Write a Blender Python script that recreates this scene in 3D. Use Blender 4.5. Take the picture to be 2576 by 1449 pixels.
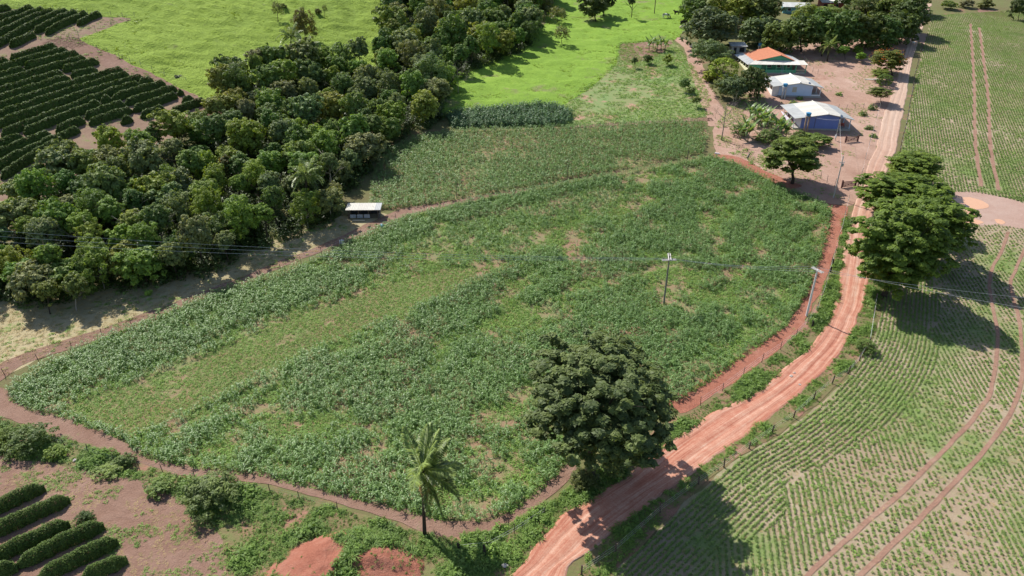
import bpy, math, random
import numpy as np
from mathutils import Vector, Matrix, Euler
from mathutils.geometry import delaunay_2d_cdt

for o in list(bpy.data.objects): bpy.data.objects.remove(o)
SC = bpy.context.scene
COL = SC.collection
R = math.radians
# ------------------------------------------------------------------ camera, sky, sun, exposure
CAM_H = 52.0; PITCH = R(28.5); FPX = 1717.0          # focal length in units of a 2575 px wide picture
cam_d = bpy.data.cameras.new('camera'); cam = bpy.data.objects.new('camera', cam_d); COL.objects.link(cam)
cam_d.sensor_width = 36.0; cam_d.lens = FPX/2575.0*36.0
cam_d.clip_start = 0.5; cam_d.clip_end = 5000
cam.location = (0, 0, CAM_H); cam.rotation_euler = (R(90)-PITCH, 0, 0)
SC.camera = cam
SUN_EL = R(48); SUN_AZ = math.atan2(-0.66, 0.75)      # direction TO the sun, measured from +Y towards +X
sdir = Vector((math.sin(SUN_AZ)*math.cos(SUN_EL), math.cos(SUN_AZ)*math.cos(SUN_EL), math.sin(SUN_EL)))
sun_d = bpy.data.lights.new('sun', 'SUN'); sun_d.energy = 4.6; sun_d.angle = R(0.53); sun_d.color = (1.0, 0.955, 0.88)
sun = bpy.data.objects.new('sun', sun_d); COL.objects.link(sun); sun.location = sdir*200
sun.rotation_euler = sdir.to_track_quat('Z', 'Y').to_euler()
wd = bpy.data.worlds.new('World'); SC.world = wd; wd.use_nodes = True
wn = wd.node_tree.nodes; wl = wd.node_tree.links
sky = wn.new('ShaderNodeTexSky'); sky.sky_type = 'NISHITA'; sky.sun_disc = False
sky.sun_elevation = SUN_EL; sky.sun_rotation = SUN_AZ
sky.air_density = 1.0; sky.dust_density = 1.0; sky.ozone_density = 1.0
bg = wn['Background']; bg.inputs['Strength'].default_value = 0.10
wl.new(sky.outputs['Color'], bg.inputs['Color'])
SC.view_settings.view_transform = 'Standard'; SC.view_settings.look = 'None'
SC.view_settings.exposure = 0.46; SC.view_settings.gamma = 1.0; SC.view_settings.use_curve_mapping = False
SC.cycles.max_bounces = 6; SC.cycles.diffuse_bounces = 3; SC.cycles.transmission_bounces = 4; SC.cycles.transparent_max_bounces = 4

# ------------------------------------------------------------------ terrain and plan helpers
def softplus(x, w): return w*np.logaddexp(0.0, x/w)
STREAM = ((-86.0, 92.0), (12.0, 250.0))
_sd = np.array(STREAM[1])-np.array(STREAM[0]); _sd = _sd/np.linalg.norm(_sd); _sn = np.array((-_sd[1], _sd[0]))
def ht(x, y):
    x = np.asarray(x, float); y = np.asarray(y, float)
    z = 0.11*softplus(np.minimum(y, 700)-80, 14.0)
    d = (x-STREAM[0][0])*_sn[0]+(y-STREAM[0][1])*_sn[1]
    z = z+0.17*softplus(np.minimum(d, 320)-14, 12.0)
    return z
def ray(px, py):
    u = (px-1287.5)/FPX; v = -(py-724.5)/FPX
    c, s = math.cos(PITCH), math.sin(PITCH)
    d = np.array([u, c+v*s, -s+v*c]); return d/np.linalg.norm(d)
_T = np.arange(30.0, 1400.0, 1.0)
def G(px, py, off=0.0):
    """point of the terrain seen at (px, py) of the survey picture"""
    d = ray(px, py)
    x = _T*d[0]; y = _T*d[1]; z = CAM_H+_T*d[2]; h = ht(x, y)+off
    i = int(np.argmax(z < h))
    if i == 0: i = len(_T)-1
    a = z[i-1]-h[i-1]; b = h[i]-z[i]; t = _T[i-1]+a/(a+b+1e-9)
    return np.array([t*d[0], t*d[1], CAM_H+t*d[2]-off])
def GZ(px, py, z):
    d = ray(px, py); t = (z-CAM_H)/d[2]; return np.array([t*d[0], t*d[1], z])
def P(p):
    x, y, z = p[0], p[1], p[2]-CAM_H
    c, s = math.cos(PITCH), math.sin(PITCH)
    dep = y*c-z*s; up = y*s+z*c
    return (1287.5+FPX*x/dep, 724.5-FPX*up/dep)
def depth(p): return p[1]*math.cos(PITCH)-(p[2]-CAM_H)*math.sin(PITCH)
def mpp(p): return depth(p)/FPX
def W(poly): return np.array([G(*p)[:2] for p in poly])
def inside(poly, x, y):
    poly = np.asarray(poly); n = len(poly); r = np.zeros(np.shape(x), bool); j = n-1
    for i in range(n):
        xi, yi = poly[i]; xj, yj = poly[j]
        c = ((yi > y) != (yj > y)) & (x < (xj-xi)*(y-yi)/(yj-yi+1e-12)+xi)
        r ^= c; j = i
    return r
def seg_dist(line, x, y):
    line = np.asarray(line); d = np.full(np.shape(x), 1e9)
    for a, b in zip(line[:-1], line[1:]):
        ab = b-a; L = ab@ab+1e-9
        t = np.clip(((x-a[0])*ab[0]+(y-a[1])*ab[1])/L, 0, 1)
        d = np.minimum(d, np.hypot(x-a[0]-t*ab[0], y-a[1]-t*ab[1]))
    return d
def vnoise(x, y, seed=0):
    def h(i, j):
        n = (i*374761393+j*668265263+seed*974634777) & 0xffffffff
        n = ((n ^ (n >> 13))*1274126177) & 0xffffffff
        return ((n ^ (n >> 16)) & 0xffff)/65535.0
    i = np.floor(x).astype(np.int64); j = np.floor(y).astype(np.int64)
    fx = x-i; fy = y-j; fx = fx*fx*(3-2*fx); fy = fy*fy*(3-2*fy)
    return (h(i, j)*(1-fx)+h(i+1, j)*fx)*(1-fy)+(h(i, j+1)*(1-fx)+h(i+1, j+1)*fx)*fy
def fbm(x, y, s, seed=0, o=3):
    x = np.asarray(x, float); y = np.asarray(y, float)
    r = 0; a = .5; t = 0
    for k in range(o):
        r = r+a*vnoise(x/s, y/s, seed+k*17); t += a; a *= .5; s *= .5
    return r/t
def curve(pts, n):
    """Catmull-Rom through pts, n samples per span"""
    p = np.asarray(pts, float); p = np.vstack([2*p[0]-p[1], p, 2*p[-1]-p[-2]]); out = []
    for i in range(1, len(p)-2):
        for k in range(n):
            t = k/n
            out.append(.5*((2*p[i])+(-p[i-1]+p[i+1])*t+(2*p[i-1]-5*p[i]+4*p[i+1]-p[i+2])*t*t+(-p[i-1]+3*p[i]-3*p[i+1]+p[i+2])*t**3))
    out.append(p[-2]); return np.array(out)
def resample(line, step):
    line = np.asarray(line, float); seg = np.linalg.norm(np.diff(line, axis=0), axis=1); s = np.concatenate([[0], np.cumsum(seg)])
    n = max(2, int(round(s[-1]/step))+1); t = np.linspace(0, s[-1], n)
    return np.stack([np.interp(t, s, line[:, k]) for k in range(line.shape[1])], 1)

ORD = 'zeroth first second third fourth fifth sixth seventh eighth ninth tenth eleventh twelfth thirteenth fourteenth fifteenth sixteenth seventeenth eighteenth nineteenth'.split()
TENS = {20: 'twent', 30: 'thirt', 40: 'fort', 50: 'fift', 60: 'sixt', 70: 'sevent', 80: 'eight', 90: 'ninet'}
def nth(n):
    if n < 20: return ORD[n]
    if n >= 100: return 'hundred and '+nth(n-100)
    t, u = n//10*10, n % 10
    return TENS[t]+'ieth' if u == 0 else TENS[t]+'y-'+ORD[u]

# ------------------------------------------------------------------ object helpers
def tag(o, label, cat, group=None, kind=None):
    o['label'] = label; o['category'] = cat
    if group: o['group'] = group
    if kind: o['kind'] = kind
    return o
def empty(name, loc, rz=0.0):
    o = bpy.data.objects.new(name, None); COL.objects.link(o); o.empty_display_size = .3
    o.location = loc; o.rotation_euler = (0, 0, rz); return o
def np_mesh(name, verts, faces, mats=(), tint=None, smooth=False):
    """verts (N,3); faces (M,k) array with one k"""
    verts = np.asarray(verts, np.float32); faces = np.asarray(faces, np.int32)
    me = bpy.data.meshes.new(name); me.vertices.add(len(verts)); me.vertices.foreach_set('co', verts.ravel())
    k = faces.shape[1]; m = len(faces)
    me.loops.add(m*k); me.loops.foreach_set('vertex_index', faces.ravel())
    me.polygons.add(m); me.polygons.foreach_set('loop_start', np.arange(m, dtype=np.int32)*k)
    if smooth: me.polygons.foreach_set('use_smooth', np.ones(m, bool))
    if tint is not None:
        a = me.attributes.new('tint', 'FLOAT', 'FACE'); a.data.foreach_set('value', np.asarray(tint, np.float32))
    me.update(calc_edges=True)
    for t in mats: me.materials.append(t)
    return me
class MB:
    def __init__(s): s.v = []; s.f = []; s.m = []
    def quad(s, a, b, c, d, mi=0):
        n = len(s.v); s.v += [tuple(a), tuple(b), tuple(c), tuple(d)]; s.f.append((n, n+1, n+2, n+3)); s.m.append(mi); return s
    def tri(s, a, b, c, mi=0):
        n = len(s.v); s.v += [tuple(a), tuple(b), tuple(c)]; s.f.append((n, n+1, n+2)); s.m.append(mi); return s
    def box(s, x0, x1, y0, y1, z0, z1, mi=0):
        return s.hexa([(x0, y0, z0), (x1, y0, z0), (x1, y1, z0), (x0, y1, z0), (x0, y0, z1), (x1, y0, z1), (x1, y1, z1), (x0, y1, z1)], mi)
    def hexa(s, p, mi=0):
        n = len(s.v); s.v += [tuple(q) for q in p]
        for f in ((0, 3, 2, 1), (4, 5, 6, 7), (0, 1, 5, 4), (1, 2, 6, 5), (2, 3, 7, 6), (3, 0, 4, 7)):
            s.f.append(tuple(n+i for i in f)); s.m.append(mi)
        return s
    def slab(s, a, b, c, d, t, mi=0):
        """quad a-b-c-d thickened downwards along its normal"""
        a, b, c, d = map(Vector, (a, b, c, d)); nrm = (b-a).cross(d-a).normalized()*t
        return s.hexa([a-nrm, b-nrm, c-nrm, d-nrm, a, b, c, d], mi)
    def tube(s, pts, rad, n=6, mi=0, cap=True):
        pts = [Vector(p) for p in pts]
        if not hasattr(rad, '__len__'): rad = [rad]*len(pts)
        b = len(s.v); ref = Vector((.3, 1, .2)).normalized()
        for i, p in enumerate(pts):
            d = (pts[min(i+1, len(pts)-1)]-pts[max(i-1, 0)]).normalized()
            if abs(d.dot(ref)) > .95: ref2 = Vector((1, 0, 0))
            else: ref2 = ref
            u = d.cross(ref2).normalized(); w = d.cross(u)
            for k in range(n):
                a = 2*math.pi*k/n; s.v.append(tuple(p+(u*math.cos(a)+w*math.sin(a))*rad[i]))
        for i in range(len(pts)-1):
            for k in range(n):
                k2 = (k+1) % n
                s.f.append((b+i*n+k, b+i*n+k2, b+(i+1)*n+k2, b+(i+1)*n+k)); s.m.append(mi)
        if cap:
            s.f.append(tuple(b+k for k in range(n))[::-1]); s.m.append(mi)
            s.f.append(tuple(b+(len(pts)-1)*n+k for k in range(n))); s.m.append(mi)
        return s
    def lathe(s, prof, n=12, c=(0, 0, 0), mi=0):
        b = len(s.v)
        for r, z in prof:
            for k in range(n):
                a = 2*math.pi*k/n; s.v.append((c[0]+r*math.cos(a), c[1]+r*math.sin(a), c[2]+z))
        for i in range(len(prof)-1):
            for k in range(n):
                k2 = (k+1) % n; s.f.append((b+i*n+k, b+i*n+k2, b+(i+1)*n+k2, b+(i+1)*n+k)); s.m.append(mi)
        return s
    def mesh(s, name, mats, smooth=False):
        me = bpy.data.meshes.new(name); me.from_pydata(s.v, [], s.f); me.update()
        mats = mats if isinstance(mats, (list, tuple)) else [mats]
        for m in mats: me.materials.append(m)
        if len(mats) > 1: me.polygons.foreach_set('material_index', np.array(s.m, np.int32))
        if smooth: me.polygons.foreach_set('use_smooth', np.ones(len(s.f), bool))
        return me
    def build(s, name, mats, parent=None, smooth=False, loc=None):
        return link(name, s.mesh(name, mats, smooth), parent, loc)
def link(name, me, parent=None, loc=None):
    o = bpy.data.objects.new(name, me); COL.objects.link(o)
    if parent is not None: o.parent = parent
    if loc is not None: o.location = loc
    return o
def copy_tree(o, parent=None):
    c = o.copy(); COL.objects.link(c)
    if parent is not None: c.parent = parent
    for ch in o.children: copy_tree(ch, c)
    return c

# ------------------------------------------------------------------ materials
class NT:
    def __init__(s, name):
        s.mat = bpy.data.materials.new(name); s.mat.use_nodes = True; s.t = s.mat.node_tree; s.n = s.t.nodes; s.l = s.t.links
        s.bsdf = s.n['Principled BSDF']; s.out = s.n['Material Output']
    def new(s, ty, **kw):
        n = s.n.new(ty)
        for k, v in kw.items():
            if k.startswith('i_'): n.inputs[int(k[2:])].default_value = v
            else: setattr(n, k, v)
        return n
    def coord(s, out='Object'): return s.new('ShaderNodeTexCoord').outputs[out]
    def map(s, vec, scale=(1, 1, 1), rot=(0, 0, 0)):
        m = s.new('ShaderNodeMapping'); s.l.new(vec, m.inputs[0]); m.inputs['Scale'].default_value = scale; m.inputs['Rotation'].default_value = rot; return m.outputs[0]
    def noise(s, vec, scale, detail=4, rough=.6, dist=0):
        n = s.new('ShaderNodeTexNoise'); s.l.new(vec, n.inputs['Vector'])
        n.inputs['Scale'].default_value = scale; n.inputs['Detail'].default_value = detail; n.inputs['Roughness'].default_value = rough; n.inputs['Distortion'].default_value = dist
        return n.outputs['Fac']
    def ramp(s, fac, stops):
        r = s.new('ShaderNodeValToRGB'); s.l.new(fac, r.inputs[0]); e = r.color_ramp.elements
        while len(e) < len(stops): e.new(.5)
        for q, (p, c) in zip(e, stops):
            q.position = p; q.color = (c, c, c, 1) if not hasattr(c, '__len__') else (*c, 1)
        return r.outputs[0]
    def mix(s, fac, a, b, mode='MIX'):
        m = s.new('ShaderNodeMix', data_type='RGBA', blend_type=mode)
        for sock, v in ((m.inputs[0], fac), (m.inputs[6], a), (m.inputs[7], b)):
            if hasattr(v, 'is_linked'): s.l.new(v, sock)
            elif hasattr(v, '__len__'): sock.default_value = (*v, 1)
            else: sock.default_value = v
        return m.outputs[2]
    def math(s, op, a, b=0.0):
        m = s.new('ShaderNodeMath', operation=op)
        for sock, v in ((m.inputs[0], a), (m.inputs[1], b)):
            if hasattr(v, 'is_linked'): s.l.new(v, sock)
            else: sock.default_value = v
        return m.outputs[0]
    def bump(s, h, strength=.5, dist=.1):
        b = s.new('ShaderNodeBump'); b.inputs['Strength'].default_value = strength; b.inputs['Distance'].default_value = dist
        s.l.new(h, b.inputs['Height']); s.l.new(b.outputs[0], s.bsdf.inputs['Normal']); return b
    def color(s, c):
        if hasattr(c, 'is_linked'): s.l.new(c, s.bsdf.inputs['Base Color'])
        else: s.bsdf.inputs['Base Color'].default_value = (*c, 1)
    def rough(s, r, spec=None):
        s.bsdf.inputs['Roughness'].default_value = r
        if spec is not None: s.bsdf.inputs['Specular IOR Level'].default_value = spec
def ground_mat(name, stops, big=.06, mid=.5, fine=3.0, bump=.6, bdist=.15, patches=None, rough=.95):
    """soil or turf: colour from mottled noise, optional second colour in patches"""
    n = NT(name); c = n.coord()
    a = n.noise(c, big, 5, .62); b = n.noise(c, mid, 5, .7); f = n.noise(c, fine, 4, .75)
    s = n.math('ADD', n.math('MULTIPLY', a, .4), n.math('ADD', n.math('MULTIPLY', b, .35), n.math('MULTIPLY', f, .25)))
    col = n.ramp(s, stops)
    if patches:
        for sc, lo, hi, pc in patches:
            pf = n.ramp(n.noise(c, sc, 6, .68), [(lo, 0.0), (hi, 1.0)])
            pv = n.mix(n.noise(c, fine*1.3, 3, .7), tuple(q*.65 for q in pc), tuple(min(1, q*1.3) for q in pc))
            col = n.mix(pf, col, pv)
    n.color(col); n.rough(rough, .2)
    n.bump(n.math('ADD', n.math('MULTIPLY', b, 1.2), f), bump, bdist)
    return n.mat
def leaf_mat(name, col=None, dark=.55, light=1.5, gloss=.58, trans=.33, hue=(1.25, 1.05, .7), instancer=False, spec=.28):
    """leaf: colour of the object (or col) varied per leaf and per clump, some light through the leaf"""
    n = NT(name)
    if col is None:
        base = n.new('ShaderNodeObjectInfo').outputs['Color']
    else:
        rgb = n.new('ShaderNodeRGB'); rgb.outputs[0].default_value = (*col, 1); base = rgb.outputs[0]
    at = n.new('ShaderNodeAttribute', attribute_name='tint').outputs['Fac']
    if instancer:
        it = n.new('ShaderNodeAttribute', attribute_name='itint', attribute_type='INSTANCER').outputs['Fac']
        at = n.math('ADD', n.math('MULTIPLY', at, .5), n.math('MULTIPLY', it, .5))
    dk = n.mix(1.0, base, (dark, dark, dark), 'MULTIPLY'); lt = n.mix(1.0, base, tuple(light*h for h in hue), 'MULTIPLY')
    col2 = n.mix(at, dk, lt)
    n.color(col2); n.rough(gloss, spec)
    tr = n.new('ShaderNodeBsdfTranslucent'); n.l.new(n.mix(1.0, col2, (1.25, 1.2, .5), 'MULTIPLY'), tr.inputs[0])
    mx = n.new('ShaderNodeMixShader'); mx.inputs[0].default_value = trans
    n.l.new(n.bsdf.outputs[0], mx.inputs[1]); n.l.new(tr.outputs[0], mx.inputs[2]); n.l.new(mx.outputs[0], n.out.inputs[0])
    return n.mat
def plain(name, col, rough=.7, var=.25, scale=3.0, bump=0.0, spec=.3, metal=0.0, stain=None):
    n = NT(name); c = n.coord(); f = n.noise(c, scale, 5, .65)
    cc = n.mix(f, tuple(q*(1-var) for q in col), tuple(min(1, q*(1+var)) for q in col))
    if stain:
        sc, lo, hi, pc = stain; cc = n.mix(n.ramp(n.noise(c, sc, 5, .7), [(lo, 0.0), (hi, 1.0)]), cc, pc)
    n.color(cc); n.rough(rough, spec); n.bsdf.inputs['Metallic'].default_value = metal
    if bump: n.bump(f, bump, .02)
    return n.mat
M = {}
M['ground'] = ground_mat('ground_soil_and_weeds', [(.3, (.15, .10, .06)), (.48, (.15, .14, .06)), (.65, (.14, .18, .055))], patches=[(.12, .55, .66, (.26, .15, .10))])
M['pasture'] = ground_mat('pasture_turf', [(.3, (.16, .235, .04)), (.45, (.23, .33, .045)), (.58, (.29, .40, .06)), (.7, (.36, .45, .10))], big=.02, mid=.3, fine=1.4, bump=1.0, bdist=.8, patches=[(.2, .62, .74, (.17, .19, .06))])
M['meadow'] = ground_mat('meadow_turf', [(.3, (.14, .23, .035)), (.5, (.20, .33, .04)), (.7, (.27, .40, .06))], big=.05, mid=.4, fine=2, bump=.9, bdist=.3, patches=[(.09, .58, .68, (.23, .22, .10)), (.2, .66, .74, (.28, .19, .12))])
M['garden'] = ground_mat('garden_soil', [(.3, (.3, .2, .14)), (.45, (.24, .25, .11)), (.62, (.17, .27, .09))], big=.1, mid=.5, fine=2.5, patches=[(.14, .56, .62, (.4, .24, .17))])
M['corn_soil'] = ground_mat('corn_field_soil', [(.3, (.28, .15, .095)), (.46, (.27, .175, .11)), (.6, (.19, .235, .09))], big=.09, mid=.5, fine=3, bump=.9)
M['dry'] = ground_mat('dry_turf', [(.3, (.26, .235, .11)), (.5, (.37, .31, .18)), (.68, (.44, .37, .23))], big=.1, mid=.5, fine=2.5, patches=[(.35, .58, .66, (.16, .24, .06))])
M['bare'] = ground_mat('bare_pink_soil', [(.3, (.18, .10, .07)), (.46, (.245, .145, .105)), (.56, (.29, .18, .135)), (.7, (.36, .25, .19))], big=.12, mid=.7, fine=5, bump=1.0, patches=[(.4, .62, .72, (.17, .2, .07))])
M['coffee_soil'] = ground_mat('coffee_plot_soil', [(.3, (.19, .12, .085)), (.5, (.26, .17, .12)), (.7, (.33, .26, .15))], big=.1, mid=.5, fine=3, patches=[(.3, .57, .66, (.19, .24, .07))])
M['red'] = ground_mat('red_earth', [(.3, (.25, .085, .055)), (.45, (.34, .13, .085)), (.58, (.40, .18, .125)), (.72, (.50, .30, .23))], big=.25, mid=1.2, fine=6, bump=1.0, patches=[(.5, .64, .72, (.2, .22, .07))])
M['yard'] = ground_mat('yard_soil', [(.32, (.29, .165, .12)), (.45, (.37, .23, .17)), (.55, (.43, .28, .215)), (.68, (.53, .385, .305))], big=.07, mid=.35, fine=3, bump=.8, patches=[(.09, .63, .71, (.25, .26, .1)), (.05, .6, .68, (.35, .19, .135))])
M['crop_soil'] = ground_mat('crop_field_soil', [(.3, (.26, .185, .12)), (.5, (.35, .27, .185)), (.7, (.45, .38, .28))], big=.06, mid=.8, fine=7, patches=[(.07, .50, .64, (.19, .25, .085)), (.3, .6, .7, (.24, .27, .12))])
M['verge'] = ground_mat('verge_turf', [(.3, (.22, .13, .085)), (.48, (.19, .15, .075)), (.66, (.16, .19, .065))], big=.2, mid=.8, fine=4, patches=[(.3, .53, .62, (.32, .17, .12))])
M['clearing'] = ground_mat('clearing_soil', [(.3, (.33, .2, .15)), (.5, (.4, .27, .22)), (.7, (.47, .35, .29))], big=.08, mid=.4, fine=3, bump=.4)
M['track'] = ground_mat('wheel_track_soil', [(.3, (.22, .12, .085)), (.5, (.30, .175, .125)), (.7, (.38, .25, .185))], big=.2, mid=.8, fine=4)
M['leaf'] = leaf_mat('tree_leaves')
M['leaf_fine'] = leaf_mat('soft_leaves', trans=.4, gloss=.55)
M['bark'] = plain('bark', (.06, .046, .035), .95, .45, 4, .6, .1)
M['bark_pale'] = plain('pale_bark', (.3, .26, .21), .9, .35, 4, .5)
M['wood'] = plain('weathered_wood', (.12, .085, .065), .85, .4, 6, .4)
M['wood_grey'] = plain('grey_wood', (.24, .21, .18), .85, .35, 6, .4)
M['concrete'] = plain('concrete', (.48, .47, .45), .85, .15, 2.5, .2)
M['wire'] = plain('aluminium_wire', (.6, .6, .6), .6, .1, 1, 0, .3)
M['steel'] = plain('galvanised_steel', (.5, .51, .53), .4, .15, 3, 0, .5, .6)
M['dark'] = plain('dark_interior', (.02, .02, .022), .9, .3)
M['white_paint'] = plain('white_paint', (.76, .76, .75), .6, .08, 2)
# ------------------------------------------------------------------ the ground
def drape(poly, spacing, jitter=.35, layer=1, seed=1, jscale=2.5, relief=0.0):
    """triangulated sheet over the terrain inside a plan polygon, ragged edge"""
    p = np.asarray(poly, float); e = resample(np.vstack([p, p[:1]]), max(.8, spacing*.5))[:-1]
    nx = fbm(e[:, 0], e[:, 1], jscale, seed)-.5; ny = fbm(e[:, 0], e[:, 1], jscale, seed+50)-.5
    e = e+np.stack([nx, ny], 1)*jitter*4
    x0, y0 = e.min(0); x1, y1 = e.max(0)
    gx, gy = np.meshgrid(np.arange(x0, x1, spacing), np.arange(y0, y1, spacing)); gx = gx.ravel()+np.tile([0, spacing*.01], len(gx.ravel()))[:len(gx.ravel())]; gy = gy.ravel()
    k = inside(e, gx, gy); pts = np.vstack([e, np.stack([gx[k], gy[k]], 1)])
    m = len(e)
    v, _, f, _, _, _ = delaunay_2d_cdt([Vector(q) for q in pts], [(i, (i+1) % m) for i in range(m)], [], 0, 1e-4)
    v = np.array([(q.x, q.y) for q in v]); f = np.array([t for t in f if len(t) == 3])
    c = v[f].mean(1); f = f[inside(e, c[:, 0], c[:, 1])]
    z = ht(v[:, 0], v[:, 1])+.02*layer
    if relief:
        ed = np.clip(seg_dist(np.vstack([e, e[:1]])[::3], v[:, 0], v[:, 1])/6, 0, 1)
        z = z+ed*relief*(np.clip(fbm(v[:, 0]*.75, v[:, 1]*1.5, 3.2, seed+9, 3)-.40, 0, 1)*2.2+.12)
    # faces up
    a, b, d = v[f[:, 0]], v[f[:, 1]], v[f[:, 2]]
    fl = ((b-a)[:, 0]*(d-a)[:, 1]-(b-a)[:, 1]*(d-a)[:, 0]) < 0
    f[fl] = f[fl][:, ::-1]
    return np.column_stack([v, z]), f
SHEETS = {}
def sheet(name, poly_v, mat, label, spacing=3.0, layer=1, jitter=.35, world=False, cat='ground', kind='structure', relief=0.0):
    w = np.asarray(poly_v) if world else W(poly_v)
    v, f = drape(w, spacing, jitter, layer, len(SHEETS)+3, relief=relief)
    o = link(name, np_mesh(name, v, f, [mat], smooth=True)); tag(o, label, cat, kind=kind); SHEETS[name] = w; return o
def strip_poly(line_v, width_m, taper=False):
    c = curve(W(line_v), 6); t = np.gradient(c, axis=0); t /= np.linalg.norm(t, axis=1)[:, None]; n = np.stack([-t[:, 1], t[:, 0]], 1)
    w = np.interp(np.linspace(0, 1, len(c)), np.linspace(0, 1, len(width_m)), width_m) if hasattr(width_m, '__len__') else np.full(len(c), width_m)
    return np.vstack([c+n*w[:, None]/2, (c-n*w[:, None]/2)[::-1]])
# base terrain sheet, finer where the camera looks
gx = np.concatenate([np.arange(-1500, -260, 40), np.arange(-260, 330, 3.0), np.arange(330, 1501, 40)])
gy = np.concatenate([np.arange(-600, 0, 40), np.arange(0, 380, 3.0), np.arange(380, 2400, 45)])
X, Y = np.meshgrid(gx, gy); Zg = ht(X, Y); nxg, nyg = len(gx), len(gy)
ii = (np.arange(nyg-1)[:, None]*nxg+np.arange(nxg-1)[None, :]).ravel()
ground = link('ground', np_mesh('ground', np.column_stack([X.ravel(), Y.ravel(), Zg.ravel()]), np.column_stack([ii, ii+1, ii+1+nxg, ii+nxg]), [M['ground']], smooth=True))
tag(ground, 'weedy brown soil of the farmland between all the fields', 'ground', kind='structure')

V_PASTURE = [(195, 100), (330, 47), (200, 36), (0, 20), (-160, 6), (-300, -60), (0, -75), (600, -75), (1010, -75), (990, 60), (1010, 120), (940, 190), (740, 220), (560, 270), (500, 245), (380, 188), (270, 133)]
V_MEADOW = [(1085, 300), (1120, 250), (1150, 180), (1290, 110), (1370, 60), (1390, -75), (1760, -75), (1740, 60), (1700, 100), (1560, 112), (1550, 165), (1480, 225), (1400, 275), (1200, 285)]
V_GARDEN = [(1395, 285), (1470, 222), (1545, 160), (1555, 108), (1690, 98), (1745, 170), (1785, 240), (1790, 290), (1700, 306), (1420, 320)]
V_CORN_UP = [(932, 528), (936, 440), (980, 378), (1060, 344), (1150, 330), (1430, 319), (1765, 306), (1782, 340), (1768, 388), (1600, 420), (1420, 453), (1310, 475), (1100, 514), (1000, 528)]
V_CORN = [(22, 985), (35, 965), (120, 917), (250, 857), (410, 792), (550, 737), (700, 690), (800, 652), (900, 600), (1010, 551), (1200, 503), (1420, 463), (1640, 423), (1790, 396), (1850, 413), (1900, 438), (1985, 482), (2055, 505), (2088, 528), (2085, 585), (2065, 643), (2045, 696), (2031, 736), (1998, 783), (1980, 816), (1931, 854), (1834, 924), (1781, 962), (1704, 1009), (1640, 1045), (1500, 1110), (1434, 1152), (1384, 1212), (1324, 1262), (1288, 1286), (1210, 1312), (1143, 1312), (1060, 1296), (977, 1279), (877, 1249), (777, 1226), (677, 1199), (560, 1182), (466, 1172), (383, 1156), (333, 1129), (320, 1106), (283, 1096), (213, 1072), (140, 1046), (80, 1032), (33, 1009)]
V_FALLOW = [(170, 1038), (330, 1098), (420, 1062), (560, 997), (700, 922), (850, 852), (1000, 790), (1150, 730), (1300, 662), (1230, 662), (1060, 690), (900, 742), (760, 792), (610, 850), (540, 885), (400, 942), (270, 985), (190, 1015)]
V_DRY = [(-20, 960), (-60, 800), (0, 700), (250, 715), (500, 680), (700, 600), (850, 545), (960, 536), (1000, 543), (880, 597), (700, 676), (410, 780), (130, 887)]
V_COFFEE_UP = [(-150, 30), (0, 24), (330, 50), (200, 105), (280, 140), (400, 200), (560, 280), (480, 330), (250, 420), (60, 500), (-60, 600), (-260, 500)]
V_COFFEE_LOW = [(-60, 1140), (0, 1150), (140, 1165), (290, 1195), (420, 1225), (500, 1290), (575, 1340), (590, 1480), (-120, 1480)]
V_CROP = [(1500, 1475), (1555, 1425), (1660, 1325), (1765, 1222), (1850, 1160), (1960, 1092), (2070, 1010), (2150, 925), (2195, 850), (2212, 780), (2225, 650), (2250, 480), (2262, 400), (2283, 316), (2300, 230), (2316, 150), (2330, 90), (2345, 40), (2575, 25), (2760, 20), (2960, 560), (2960, 1475)]
V_YARD = [(1985, 118), (2100, 100), (2282, 92), (2275, 150), (2258, 200), (2240, 250), (2222, 310), (2210, 360), (2186, 420), (2160, 490), (2140, 520), (2085, 515), (1990, 478), (1900, 435), (1800, 398), (1790, 330), (1840, 250), (1900, 180), (1850, 140)]
V_CLEAR = [(2330, 480), (2390, 483), (2450, 484), (2520, 496), (2600, 518), (2760, 545), (2760, 605), (2600, 580), (2500, 566), (2420, 566), (2370, 560), (2330, 530)]
sheet('pasture', V_PASTURE, M['pasture'], 'bright lime green pasture hillside behind the coffee rows', 1.15, relief=1.5)
sheet('meadow', V_MEADOW, M['meadow'], 'bright green grazing meadow between the wood and the houses', 1.3, relief=.7)
sheet('garden_ground', V_GARDEN, M['garden'], 'patchy vegetable garden ground with reddish bare soil left of the houses', 2.5)
sheet('corn_field_soil', V_CORN, M['corn_soil'], 'reddish soil under the large corn field in the middle', 2.2)
sheet('upper_corn_field_soil', V_CORN_UP, M['corn_soil'], 'reddish soil under the upper corn block beyond the soil path', 2.2)
sheet('dry_pasture', V_DRY, M['dry'], 'pale dry grass strip between the wood and the corn', 2.2)
sheet('coffee_plot', V_COFFEE_UP, M['coffee_soil'], 'brown soil of the upper left coffee plantation', 4.0)
sheet('coffee_plot', V_COFFEE_LOW, M['bare'], 'pinkish bare soil of the lower left coffee plot', 1.6, jitter=.25)
sheet('crop_field', V_CROP, M['crop_soil'], 'straw littered soil of the row crop field right of the road', 3.0)
sheet('farmyard', V_YARD, M['yard'], 'bare beige earth yard around the three houses', 2.2)
sheet('clearing', V_CLEAR, M['clearing'], 'bare brown clearing with puddles at the right edge', 2.0, layer=2)
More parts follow.
